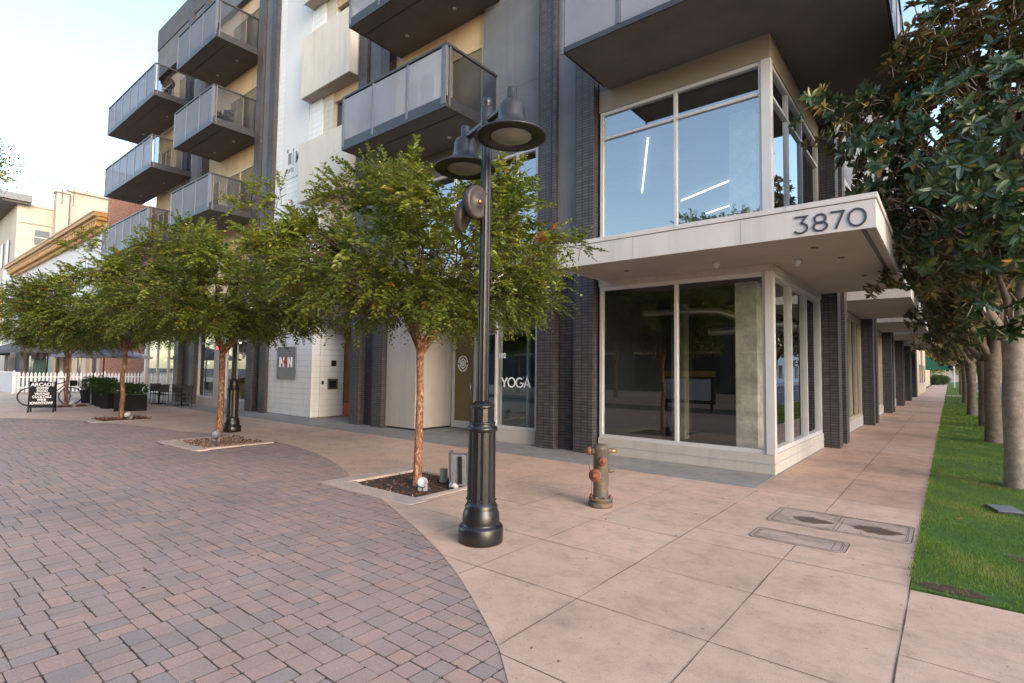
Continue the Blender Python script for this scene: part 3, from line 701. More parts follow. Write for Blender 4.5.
for a0 in (5, 95, 185, 275): stroke(mb, arc(cx, czz, .185, .215, a0, a0 + 80, 8), .035, 11.135, 11.14)
stroke(mb, arc(cx, czz, .125, .145, 30, 390, 6), .03, 11.135, 11.14)
for k in range(3):
    a = math.radians(60 * k + 30); stroke(mb, [(cx - .12 * math.cos(a), czz - .14 * math.sin(a)), (cx + .12 * math.cos(a), czz + .14 * math.sin(a))], .014, 11.134, 11.1395)
stroke(mb, arc(cx, czz, .06, .07, 30, 390, 6), .02, 11.133, 11.139)
bp(mb, 'door_emblem', 'vinyl_white', 0, door)
framed_panel('side_light', -10.34, -8.52, 11.16, .02, 2.72, .06, 'frame', 'glass_teal')
# yoga window: front pane + glass return
wall([('y', -8.52, -7.26, 0, .33, -.25, 0)], 'stucco_light', 'base_wall', .004)
yw = window('y', -8.52, -7.26, .33, 3.3, [], [], glass='glass_lo', fw=.05)
mb = MB().box(-8.52, -8.44, 9.95, 11.15, .0, .12); mb.box(-8.52, -8.44, 9.95, 10.02, .12, 3.3); mb.box(-8.52, -8.44, 11.08, 11.15, .12, 3.3); bp(mb, 'return_frame', 'frame')
bp(MB().add([(-8.48, 9.95, .1), (-8.48, 11.15, .1), (-8.48, 11.15, 3.3), (-8.48, 9.95, 3.3)], [(0, 1, 2, 3)]), 'glass_return', 'glass_teal')
# YOGA lettering and unit number on the glass
mb = MB(); ya, yb = YF + .055, YF + .062; z0 = 1.29; h = .225; sw = .034; x = -8.33
stroke(mb, [(x, z0 + h), (x + .085, z0 + .45 * h), (x + .17, z0 + h)], sw, ya, yb); stroke(mb, [(x + .085, z0 + .5 * h), (x + .085, z0)], sw, ya - .0005, yb)
stroke(mb, arc(x + .305, z0 + h / 2, .105, h * .47, 0, 360, 22), sw, ya, yb)
stroke(mb, arc(x + .55, z0 + h / 2, .105, h * .47, 45, 350, 20) + [(x + .565, z0 + h * .45)], sw, ya, yb)
stroke(mb, [(x + .68, z0), (x + .77, z0 + h), (x + .86, z0)], sw, ya, yb); stroke(mb, [(x + .71, z0 + .3 * h), (x + .83, z0 + .3 * h)], sw * .8, ya - .0005, yb)
bp(mb, 'window_lettering', 'vinyl_white', 0, yw)
text_on('102', .17, .002, (-8.22 - .1, 9.885 - .03, 1.98), 0, M['vinyl_white'], yw, 'unit_number', .004, .9, BO)
bp(MB().lathe([(0, 0), (.035, 0), (.035, .01), (0, .01)], (-8.62, 11.1, 1.5), 12, (0, -1, 0)), 'round_decal', 'vinyl_white', 0, yw)
# yoga interior
mb = MB().box(-8.4, -5.9, 12.6, 12.7, 0, 3.3); bp(mb, 'interior_wall', 'yoga_in')
bp(MB().box(-11.4, -8.52, 14.0, 14.1, 0, 3.3), 'interior_wall', 'interior_mid')
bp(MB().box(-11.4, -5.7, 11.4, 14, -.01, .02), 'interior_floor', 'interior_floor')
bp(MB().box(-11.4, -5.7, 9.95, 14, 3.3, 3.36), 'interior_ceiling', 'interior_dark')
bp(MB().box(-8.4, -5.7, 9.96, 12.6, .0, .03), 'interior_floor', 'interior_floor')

# --- siding box with emblem sign
def siding(mb, x0, x1, y0, y1, z0, z1, p=.19):
    z = z0
    while z < z1 - .02:
        mb.box(x0, x1, y0, y1, z, min(z + p - .008, z1)); z += p
mb = MB(); siding(mb, -19.56, -16.62, YF - .03, YF + .28, .03, 3.6); siding(mb, -16.87, -16.6, YF + .29, 11.0, .031, 3.6); bp(mb, 'white_siding', 'siding', .004)
bp(MB().box(-19.5, -16.66, YF + .0, YF + .27, 0, 3.6).box(-16.85, -16.63, YF + .3, 10.98, 0, 3.6), 'siding_backing', 'siding_gap')
bp(MB().box(-16.63, -16.585, YF - .045, YF + .0, .02, 3.6), 'corner_trim', 'white_paint')
SG = bp(MB().box(-18.85, -17.58, YF - .085, YF - .03, 1.28, 2.42), 'wall_sign', 'sign_grey', .006)
mb = MB(); ya, yb = YF - .1, YF - .086; z0, h = 1.69, .36; w = .085
x = -18.62
stroke(mb, [(x, z0), (x, z0 + h)], w, ya, yb); stroke(mb, [(x + .01, z0 + h * .98), (x + .16, z0 + .35 * h)], w * .8, ya - .001, yb - .0005); stroke(mb, [(x + .27, z0), (x + .27, z0 + h)], w, ya - .0015, yb); bp(mb, 'sign_letter', 'vinyl_white', 0, SG); mb = MB()
x = -18.04
stroke(mb, [(x, z0), (x, z0 + h)], w, ya, yb); stroke(mb, [(x, z0 + h * .95), (x + .22, z0 + .05 * h)], w * .8, ya - .001, yb - .0005); stroke(mb, [(x + .22, z0), (x + .22, z0 + h)], w, ya - .0015, yb)
bp(mb, 'sign_letter', 'vinyl_white', 0, SG)
mb = MB(); mb.box(-18.275, -18.165, ya - .006, yb, z0 + .0, z0 + h + .02); mb.box(-18.36, -18.08, ya - .0055, yb, z0 + .13, z0 + .25); bp(mb, 'sign_cross', 'sign_red', 0, SG)
box_ = bp(MB().box(-16.6, -16.55, 10.35, 10.75, .95, 1.32), 'mail_slot', 'chrome', .005); bp(MB().box(-16.555, -16.54, 10.42, 10.68, 1.0, 1.25), 'slot_opening', 'chair_black', 0, box_)
bp(MB().box(-16.6, -16.57, 10.5, 10.68, 1.75, 1.95), 'card_reader', 'chair_black'); bp(MB().box(-16.6, -16.58, 10.15, 10.22, 1.12, 1.24), 'keypad', 'chair_black')
# entry
wall([('y', -16.6, -14.2, 3.3, 3.75, -.3, 0)], 'stucco_dark'); d2 = framed_panel('door', -16.9, -15.3, 11.0, .02, 3.2, .22, 'orange_door', 'yoga_in')
bp(MB().box(-15.3, -14.1, 11.0, 11.1, 0, 3.3), 'recess_wall', 'orange_door'); bp(MB().box(-16.6, -14.1, YF + .3, 11.6, 3.3, 3.35), 'recess_ceiling', 'soffit')
# --- shop bay (left)
wall([('y', -26.15, -21.1, 0, .32, -.25, 0)], 'stucco_light', 'base_wall'); wall([('y', -26.15, -19.4, 3.4, 4.1, -.3, .02)], 'white_panel')
window('y', -26.15, -24.35, .32, 3.4, [], [2.7], fw=.08); wall([('y', -24.35, -23.35, .32, 3.4, -.3, .02)], 'stucco_light', 'grey_pier')
window('y', -23.35, -21.1, .32, 3.4, [-22.4], [2.7], fw=.08)
bp(MB().box(-33, -19.6, 8.9, YF, 3.6, 3.95), 'long_canopy', 'white_panel', .004)
wall([('y', -32.9, -28.5, 0, .3, -.25, 0), ('y', -32.9, -28.5, 3.4, 4.1, -.3, .02), ('y', -32.9, -19.56, 4.1, 4.3, -.3, .0)], 'stucco_light', 'base_wall')
window('y', -32.9, -28.5, .3, 3.4, [-31.3, -29.8], [], fw=.09)
bp(MB().box(-33.0, -32.78, YF - .02, YF + .2, 0, 3.4), 'corner_post', 'frame')
mb = MB()
for y_ in (11.5, 13.4): mb.box(-32.95, -32.85, y_, y_ + .1, .3, 3.4)
bp(mb, 'side_mullion', 'frame')
bp(MB().add([(-32.9, 10, .3), (-32.9, 14.5, .3), (-32.9, 14.5, 3.4), (-32.9, 10, 3.4)], [(0, 1, 2, 3)]), 'side_glass', 'glass_teal')
# shop interiors
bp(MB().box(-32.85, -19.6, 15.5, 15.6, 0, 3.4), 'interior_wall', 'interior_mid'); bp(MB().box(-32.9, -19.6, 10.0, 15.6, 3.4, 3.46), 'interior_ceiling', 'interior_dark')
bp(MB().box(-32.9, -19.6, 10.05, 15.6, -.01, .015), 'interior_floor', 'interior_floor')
mb = MB()
for k in range(14):
    x = -32 + random.random() * 11.5; mb.ball((x, random.uniform(10.8, 14.5), random.uniform(1.7, 2.9)), .05, 1, 8)
bp(mb, 'pendant_light', 'warm')
mb = MB()
for k in range(9):
    x = -31.5 + k * 1.25; mb.box(x, x + .6, 12.4, 13.1, 0, random.uniform(.7, 1.5))
bp(mb, 'shop_display', 'yellow'); bp(MB().box(-24.1, -23.95, YF - .035, YF - .022, 2.42, 2.52), 'exit_light', 'redlight')

# --- upper storeys of the left wing
wall([('y', -26.15, -21.1, 4.1, TOP, -.3, -.15), ('y', -32.9, -28.5, 4.1, 16.9, -.3, -.15)], 'stucco_tan', 'tan_wall')
wall([('y', -33.02, -21.1, 18.75, 19.9, -.4, .1)], 'stucco_dark', 'parapet')
wall([('y', -33.02, -21.1, 17.2, 18.75, -.4, .06)], 'stucco_grey', 'parapet')
bp(MB().box(-32.95, -28.6, YF + .31, YF + 2.6, 4.1, 17.15), 'side_wall', 'stucco_dark')
# siding field with cream boxes
mb = MB(); siding(mb, -19.56, -16.46, YF - .02, YF + .2, 3.8, TOP, .2); bp(mb, 'white_siding', 'siding')
wall([('y', -19.56, -14.2, 3.8, TOP, -.32, -.21)], 'siding_gap', 'siding_backing')
wall([('y', -16.46, -15.85, 3.8, TOP, -.2, -.18)], 'stucco_tan', 'tan_wall')
mb = MB(); siding(mb, -16.46, -15.85, YF + .02, YF + .17, 3.8, TOP, .2); bp(mb, 'tan_siding', 'stucco_cream')
wall([('y', -15.85, -14.2, 3.8, 9.4, -.2, -.05), ('y', -15.85, -14.2, 10.6, 13.0, -.2, -.05), ('y', -15.85, -14.2, 13.9, TOP, -.2, -.05)], 'stucco_tan', 'tan_wall')
wall([('y', -15.85, -14.2, 9.4, 10.6, -.2, -.18), ('y', -15.85, -14.2, 13.0, 13.9, -.2, -.18)], 'dark_glass', 'loggia_opening')
for z0, z1 in ((7.3, 9.33), (10.95, 13.1), (14.35, 16.5)):
    o = bp(MB().box(-17.2, -14.3, 9.37, YF + .15, z0, z1), 'cream_balcony', 'stucco_cream', .006)
    bp(MB().box(-17.16, -14.34, 9.41, YF + .1, z0 - .006, z0 + .002), 'soffit', 'soffit_light', 0, o)
# hanging banner
BN = bp(MB().box(-19.05, -17.28, YF - .04, YF - .028, 8.55, 15.6), 'banner', 'far_white')
mb = MB(); mb.box(-18.72, -18.62, YF - .046, YF - .041, 9.55, 9.68); mb.box(-18.62, -18.40, YF - .046, YF - .041, 9.08, 9.5); mb.box(-18.58, -18.44, YF - .049, YF - .0465, 9.2, 9.38); mb.box(-18.3, -18.24, YF - .046, YF - .041, 9.0, 9.62)
bp(mb, 'banner_logo', 'sign_grey', 0, BN)
text_on('M', .62, .003, (-17.9, YF - .045, 9.05), 0, M['sign_grey'], BN, 'banner_letters', .01, 1, BO)
text_on('LOFTS', .2, .003, (-18.5, YF - .045, 8.78), 0, M['sign_grey'], BN, 'banner_letters', .004, 1, BO)
# upper narrow bits
wall([('y', -14.2, -12.66, 3.75, 3.8, -.3, .0)], 'stucco_grey')
# balcony doors
def bdoor(u0, u1, z0, z1, mull=None, d=-.1): return window('y', u0, u1, z0, z1, [mull] if mull else [], [], glass='glass_up', frame='frame_tan', fw=.06, d=d + .03, depth=.06, name='balcony_door')
for z in (7.7, 11.05, 14.4):
    bdoor(-10.3, -9.1, z, z + 2.35); bdoor(-12.3, -10.9, z, z + 2.35, -11.6)
for z in (7.6, 10.9, 14.25):
    bdoor(-25.7, -24.9, z, z + 2.3, d=-.15); bdoor(-24.2, -21.5, z, z + 2.3, -22.9, d=-.15)
for z in (7.4, 10.7, 14.0):
    bdoor(-32.4, -30.9, z, z + 2.3, -31.7, d=-.15); bdoor(-30.3, -28.8, z, z + 2.3, -29.5, d=-.15)
window('y', -9.9 + .0, -9.15, 14.5, 16.8, glass='glass_up', d=-.07, depth=.06) if False else None

# --- balconies
def balcony(x0, x1, z0, ztop, nf, pm='panel_front', yf=YB, yw=YF, left=True, slab_t=.26, x1f=None, sidey=None, np_side=3):
    mb = MB(); mb.box(x0 + .03, x1 - .03, yf + .03, yw, z0 + .012, z0 + slab_t - .002)
    b = bp(mb, 'balcony', 'soffit')
    mb = MB(); mb.box(x0, x1, yf, yf + .03, z0, z0 + slab_t); mb.box(x0, x0 + .03, yf + .03, yw, z0 + .0005, z0 + slab_t); mb.box(x1 - .03, x1, yf + .03, yw, z0 + .0005, z0 + slab_t)
    mb.box(x0 + .03, x1 - .03, yf + .45, yf + .49, z0 + .002, z0 + .0122)
    bp(mb, 'edge_channel', 'metal_dark', .003, b)
    mb = MB(); mb.box(x0 - .01, x1 + .01, yf - .015, yf + .05, ztop - .06, ztop); mb.box(x0 - .01, x0 + .05, yf + .05, yw, ztop - .0605, ztop - .0005); mb.box(x1 - .05, x1 + .01, yf + .05, yw, ztop - .0605, ztop - .0005)
    bp(mb, 'handrail', 'metal_dark', .004, b)
    zb = z0 + slab_t
    def P_(*a): bp(MB().box(*a), 'post', 'metal_grey', .003, b)
    us = [x0 + (x1 - x0) * i / nf for i in range(nf + 1)]
    for i, u in enumerate(us):
        w = .035 if 0 < i < nf else .05
        u_ = min(max(u, x0 + w), x1 - w); P_(u_ - w, u_ + w, yf - .01, yf + .04, zb - .18, ztop - .061)
    P_(x1 - .16, x1 - .12, yf - .008, yf + .04, zb - .18, ztop - .061)
    P_(x1 - .045, x1 + .005, yf + .1, yf + .14, z0 + .05, ztop - .061); P_(x1 - .045, x1 + .005, yw - .08, yw - .03, z0 + .05, ztop - .061); P_(x0 - .005, x0 + .045, yw - .08, yw - .03, z0 + .05, ztop - .061)
    for a, c in zip(us, us[1:]):
        bp(MB().box(a + .04, c - (.17 if c == us[-1] else .04), yf + .008, yf + .018, zb - .12, ztop - .09), 'front_panel', pm, 0, b)
    bp(MB().box(x1 - .025, x1 - .018, yf + .15, yw - .09, zb - .02, ztop - .07), 'side_panel', 'glass_rail', 0, b)
    bp(MB().box(x0 + .018, x0 + .025, yf + .05, yw - .09, zb - .02, ztop - .07), 'side_panel', 'glass_rail', 0, b)
    for lx in (x0 + (x1 - x0) * .25, x0 + (x1 - x0) * .72):
        bp(MB().lathe([(0, -.01), (.05, -.01), (.06, .015)], (lx, (yf + yw) / 2 + .3, z0 + .004), 14), 'soffit_light', 'fixture_white', 0, b)
    return b
YW = YF + .15
balcony(-12.6, -8.56, 7.55, 9.03, 3, 'panel_clear', yw=YW - .05 + .001); balcony(-12.42, -8.5, 10.9, 12.4, 3, 'panel_clear', yw=YW - .05)
for z0, z1 in ((7.5, 8.9), (10.76, 12.28), (14.12, 15.62)): balcony(-25.0, -21.12, z0, z1, 3, yw=YW)
for z0, z1 in ((7.3, 8.82), (10.62, 12.14), (13.95, 15.46)): balcony(-34.7, -27.65, z0, z1, 6, yw=YW - .14)
# the big wrap-around balcony over the corner
z0, zt = 7.6, 9.1
mb = MB(); mb.box(-5.42, -.64, YB + .03, YF - .0, z0 + .01, z0 + .24); mb.box(XF - .0, -.64, YF, 14.4, z0 + .0105, z0 + .24)
BD = bp(mb, 'corner_balcony', 'soffit')
mb = MB(); mb.box(-5.45, -.6, YB, YB + .03, z0, z0 + .1); mb.box(-5.45, -5.42, YB + .03, YF - .17, z0, z0 + .1); mb.box(-.63, -.6, YB + .03, 14.4, z0, z0 + .1); bp(mb, 'edge_channel', 'metal_dark', 0, BD)
mb = MB(); mb.box(-5.46, -.58, YB - .015, YB + .05, zt - .06, zt); mb.box(-.65, -.58, YB + .05, 14.4, zt - .0605, zt); bp(mb, 'handrail', 'metal_dark', 0, BD)
us = [-5.45, -4.3, -3.1, -1.85, -.6]
def P_(*a): bp(MB().box(*a), 'post', 'metal_grey', .003, BD)
for u in us: P_(max(u, -5.42) - .03, min(u, -.64) + .03, YB - .012, YB + .04, z0 + .1, zt - .06)
P_(-5.47, -5.43, YB - .02, YB + .02, z0 - .03, zt)
for y in (9.3, 10.6, 11.9, 13.2, 14.35): P_(-.64, -.59, y - .03, y + .03, z0 + .1, zt - .06)
for a, c in zip(us, us[1:]): bp(MB().box(a + .045, c - .045, YB + .005, YB + .015, z0 + .08, zt - .08), 'front_panel', 'panel_clear', 0, BD)
ys = [8.1, 9.3, 10.6, 11.9, 13.2, 14.35]
for a, c in zip(ys, ys[1:]): bp(MB().box(-.62, -.61, a + .045, c - .045, z0 + .08, zt - .08), 'front_panel', 'panel_clear', 0, BD)
bp(MB().box(-5.43, -5.42, YB + .05, YF - .2, z0 + .1, zt - .07), 'side_panel', 'glass_rail', 0, BD)
# roof-level rail and volumes
bp(MB().box(-32.6, -2.6, 20.3, 34, 0, TOP - .3), 'rear_volume', 'stucco_grey')
bp(MB().box(-33, -2.3, YF + .3, 34, TOP - .3, TOP - .1), 'roof', 'stucco_dark')

# --- interiors of the corner bay
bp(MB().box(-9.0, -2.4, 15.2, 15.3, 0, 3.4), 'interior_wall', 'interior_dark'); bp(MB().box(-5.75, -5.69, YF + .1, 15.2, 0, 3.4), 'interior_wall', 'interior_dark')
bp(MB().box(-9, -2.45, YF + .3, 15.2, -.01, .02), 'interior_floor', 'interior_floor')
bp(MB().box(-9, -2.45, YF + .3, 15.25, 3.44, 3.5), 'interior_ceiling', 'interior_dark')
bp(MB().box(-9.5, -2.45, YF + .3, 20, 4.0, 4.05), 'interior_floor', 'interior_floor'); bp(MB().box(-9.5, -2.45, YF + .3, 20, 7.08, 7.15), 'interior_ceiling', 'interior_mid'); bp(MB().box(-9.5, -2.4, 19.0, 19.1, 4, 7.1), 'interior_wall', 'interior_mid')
bp(MB().box(-9.5, -9.4, YF + .3, 20, 4, 7.1), 'interior_wall', 'interior_mid')
mb = MB().box(-3.20, -2.79, 10.75, 11.18, .02, 3.44); mb.box(-3.45, -2.95, 11.3, 11.8, 4.05, 7.08); bp(mb, 'concrete_column', 'concrete_col', .015)
bp(MB().box(-5.5, -5.15, 13.2, 13.5, .02, 3.44), 'interior_post', 'interior_mid', .015)
mb = MB().tube([(-6.5, 12, 3.1), (-4.3, 12, 3.08), (-3.9, 12, 3.05), (-3.2, 12.2, 2.78), (-2.5, 12.6, 2.7)], .075, 14); mb.tube([(-4.6, 13.4, 2.7), (-2.5, 13.4, 2.7)], .09, 14)
bp(mb, 'air_duct', 'duct')
for a, b_ in (((-5.17, 11.14), (-6.93, 14.52)), ((-6.3, 15.93), (-4.43, 14.96)), ((-6.17, 17.74), (-5.08, 17.22)), ((-3.95, 14.25), (-3.2, 13.85))):
    a = Vector((*a, 6.98)); b_ = Vector((*b_, 6.98)); c = (a + b_) / 2; d = b_ - a
    bp(MB().obox(c, d.length, .045, .04, math.atan2(d.y, d.x)), 'tube_light', 'tube')

# --- side street front: bays, pilasters and canopies
K = [14.3 + 7.3 * k for k in range(6)]
for y in K:
    bp(MB().box(XF - .25, XF + .32, y, y + .46, 0, 7.6), 'brick_pilaster', 'brick'); bp(MB().box(XF - .25, XF + .32, y + 1.08, y + 1.55, 0, 7.6), 'brick_pilaster', 'brick')
    bp(MB().box(XF - .25, XF + .05, y + .46, y + 1.08, 0, 7.6), 'recessed_brick', 'brick')
for i, y in enumerate(K):
    y0, y1 = y + 1.55, y + 7.3
    if i == 5: y1 = y0 + 1.5
    wall([('x', y0, y1, 0, .33, -.25, 0), ('x', y0, y1, 3.44, 3.54, -.25, 0), ('x', y0, y1, 4.0, 7.62, -.25, -.02)], 'stucco_light', 'base_wall')
    if i < 5:
        n = 5; window('x', y0, y1, .33, 3.44, [y0 + (y1 - y0) * k / n for k in range(1, n)], frame='frame_tan')
        window('x', y0 + .8, y1 - .8, 4.5, 6.9, [(y0 + y1) / 2], [6.2], glass='glass_up', d=.01, depth=.06)
        c = bp(MB().box(XF, CX1, y0 - .02, y1 + .0, cz0 + .012, cz1 - .03), 'canopy', 'soffit_light')
        mb = MB().box(XF + .0, CX1 + .012, y0 - .04, y0 - .02, cz0, cz1); mb.box(CX1, CX1 + .012, y0 - .02, y1, cz0 + .0005, cz1); bp(mb, 'fascia', 'white_panel', 0, c)
# side balconies further along
for k in (0, 1, 2):
    y = 16.0 + 7.3 * k
    mb = MB(); mb.box(XF, -.75, y, y + 4.6, 5.25, 5.5); b_ = bp(mb, 'side_balcony', 'stucco_dark'); bp(MB().box(XF, -.74, y - .02, y + .0, 5.5, 6.15).box(-.76, -.74, y, y + 4.6, 5.5, 6.15), 'front_panel', 'panel_front', 0, b_)
bp(MB().box(XF - 8, XF - 7.9, YF + 6, 58, 0, 4), 'interior_wall', 'interior_mid')
bp(MB().box(XF - 8, XF - .3, 15.4, 58, 3.5, 3.56), 'interior_ceiling', 'interior_mid')
bp(MB().box(XF - 20, XF - .3, 34.05, 58, 7.62, TOP - .3), 'rear_volume', 'stucco_grey')

# things hung from the canopy
for (x, y), lb in zip(((-3.02, 9.15), (-1.9, 9.75)), ('white dome camera under the canopy, above the corner window mullion', 'white dome camera under the canopy, to the right of the glass corner')):
    r = root('dome_camera', lb, 'camera', (x, y, cz0), 0, 'dome cameras under the canopy')
    MB().lathe([(0, .012), (.06, .012), (.06, -.03), (.0, -.03)], (0, 0, 0), 18).build('mount', M['fixture_white'], r)
    MB().lathe([(.05, -.03), (.05, -.05), (.035, -.085), (0, -.098)], (0, 0, 0), 18).build('dome', M['fixture_white'], r)

# ================================================================== STREET LAMPS
def street_lamp(loc, rz, label):
    r = root('street_lamp', label, 'street lamp', loc, rz, 'black twin head street lamps')
    P = [(0, 0), (.215, 0), (.222, .02), (.222, .14), (.21, .165), (.182, .175), (.185, .19), (.182, .275), (.17, .30), (.168, .315), (.16, .33), (.165, .35), (.15, .37), (.138, .39)]
    MB().lathe(P, n=36).build('base', M['black_iron'], r)
    b = MB(); b.tube([(0, 0, .38), (0, 0, 1.10)], [.142, .135], 32, True, .05)
    b.lathe([(.135, 1.08), (.15, 1.09), (.155, 1.11), (.15, 1.125), (.125, 1.14), (.132, 1.16), (.135, 1.17), (.118, 1.18)], n=32); b.tube([(0, 0, 1.17), (0, 0, 1.32)], .11, 28, True, .03)
    b.lathe([(.11, 1.31), (.125, 1.325), (.118, 1.34), (.085, 1.37), (.065, 1.385), (0, 1.385)], n=32)
    for k in range(8):
        a = k * PI / 4 + .2; b.ball((.143 * math.cos(a), .143 * math.sin(a), .415), .012, 1, 8)
    b.build('column', M['black_iron'], r)
    MB().tube([(0, 0, 1.38), (0, 0, 4.36)], [.060, .052], 24, True, .09).build('pole', M['black_iron'], r)
    MB().lathe([(.054, 4.1), (.064, 4.11), (.064, 4.40), (.05, 4.41), (.035, 4.42), (.04, 4.435), (.05, 4.46), (.043, 4.50), (.0, 4.525)], n=20).build('finial', M['lamp_shade'], r)
    MB().tube([(-.5, 0, 4.26), (.5, 0, 4.26)], .036, 14).build('arm', M['lamp_shade'], r)
    for s in (-1, 1):
        x = .49 * s
        h = MB().lathe([(0, 4.40), (.045, 4.395), (.052, 4.37), (.052, 4.28), (.07, 4.27), (.105, 4.245), (.125, 4.20), (.13, 4.10), (.14, 4.065), (.165, 4.035), (.21, 4.0), (.28, 3.955), (.335, 3.928), (.34, 3.915), (.33, 3.908), (.2, 3.96)], (x, 0, 0), 40).build('lamp_shade', M['lamp_shade'], r)
        MB().lathe([(.332, 3.911), (.195, 3.918), (.19, 3.95)], (x, 0, 0), 36).build('shade_rim', M['black_iron'], h)
        MB().lathe([(.196, 3.917), (.16, 3.895), (.08, 3.88), (0, 3.876)], (x, 0, 0), 32).build('lens', M['lens'], h)
    ca, sa = math.cos(-rz), math.sin(-rz)
    def loc_(v): return (v[0] * ca - v[1] * sa, v[0] * sa + v[1] * ca, v[2])
    for (c, ax) in (((.0, -.14, 3.38), (1.0, .05, -.08)), ((-.20, -.12, 3.28), (.9, .5, -.3))):
        c = loc_(c); ax = loc_(ax)
        f = MB().lathe([(0, -.05), (.10, -.05), (.15, -.04), (.165, -.015), (.165, .02), (.15, .04), (.13, .03), (.05, .026), (.04, .045), (0, .045)], c, 30, ax).build('floodlight', M['floodlight'], r)
        MB().lathe([(0, .045), (.022, .045), (.022, .06), (0, .06)], c, 12, ax).build('hub_bolt', M['brass'], f)
        MB().tube([(0, 0, c[2] - .05), c], .022, 8).build('bracket', M['black_iron'], f)
    return r
lamp = street_lamp((-3.65, 4.03, 0), math.atan2(-.33, .94), 'nearer black cast iron street lamp with two bell shades, in front of the hydrant')
def copy_tree(o, parent=None):
    c = o.copy(); COL.objects.link(c)
    if parent is not None: c.parent = parent
    for ch in list(o.children): copy_tree(ch, c)
    return c
l2 = copy_tree(lamp); l2.location = (-14.55, 6.35, 0); l2['label'] = 'farther black street lamp standing behind the second crape myrtle trunk'; l2.rotation_euler[2] += .3

# ================================================================== HYDRANT
r = root('fire_hydrant', 'weathered grey green fire hydrant with rusty orange caps on the pavement', 'fire hydrant', (-3.45, 6.05, 0), math.radians(0))
MB().lathe([(0, 0), (.15, 0), (.155, .02), (.155, .045), (.145, .06), (.12, .065), (.115, .08), (.15, .085), (.15, .11), (.10, .12)], n=28).build('flange', M['hydrant'], r)
b = MB()
for k in range(8):
    a = k * PI / 4 + .1; b.lathe([(0, .11), (.016, .11), (.016, .135), (0, .135)], (.132 * math.cos(a), .132 * math.sin(a), 0), 6)
b.build('flange_bolts', M['rust'], r)
MB().lathe([(.10, .11), (.096, .14), (.094, .70), (.10, .71), (.10, .735), (.09, .76), (.06, .775), (0, .78)], n=28).build('barrel', M['hydrant'], r)
RV = Vector((.775, .631, 0)); FV = Vector((.631, -.775, 0))
def outlet(c0, d, r0, ln, cap, mat_cap, name='outlet'):
    d = Vector(d).normalized(); c0 = Vector(c0)
    o = MB().lathe([(r0 * 1.05, 0), (r0, .02), (r0, ln), (0, ln)], c0, 20, d).build(name, M['hydrant'], r)
    MB().lathe([(0, 0), (cap, 0), (cap * 1.05, .012), (cap * 1.05, .035), (cap * .9, .045), (.022, .05), (.02, .075), (0, .075)], c0 + d * ln, 16, d).build('cap', mat_cap, o)
outlet(-RV * .07 + Vector((0, 0, .685)), -RV, .048, .06, .052, M['rust'])
outlet(RV * .07 + Vector((0, 0, .69)), RV, .036, .06, .030, M['brass'])
outlet(FV * .075 + Vector((0, 0, .575)) + RV * .0, FV + RV * .1, .045, .025, .052, M['rust'])
outlet(-RV * .045 + FV * .05 + Vector((0, 0, .40)), FV - RV * .75, .065, .055, .078, M['rust'])
outlet(RV * .08 + Vector((0, 0, .44)) - FV * .02, RV, .03, .02, .026, M['hydrant'])
pts = [(-RV * .17 + FV * .03 + Vector((0, 0, .66))), (-RV * .165 + FV * .06 + Vector((0, 0, .56))), (-RV * .15 + FV * .1 + Vector((0, 0, .46)))]
MB().tube(pts, .005, 6).tube([-RV * .13 + FV * .12 + Vector((0, 0, .36)), -RV * .135 + FV * .12 + Vector((0, 0, .2)), -RV * .12 + FV * .11 + Vector((0, 0, .09))], .005, 6).build('chain', M['rust'], r)

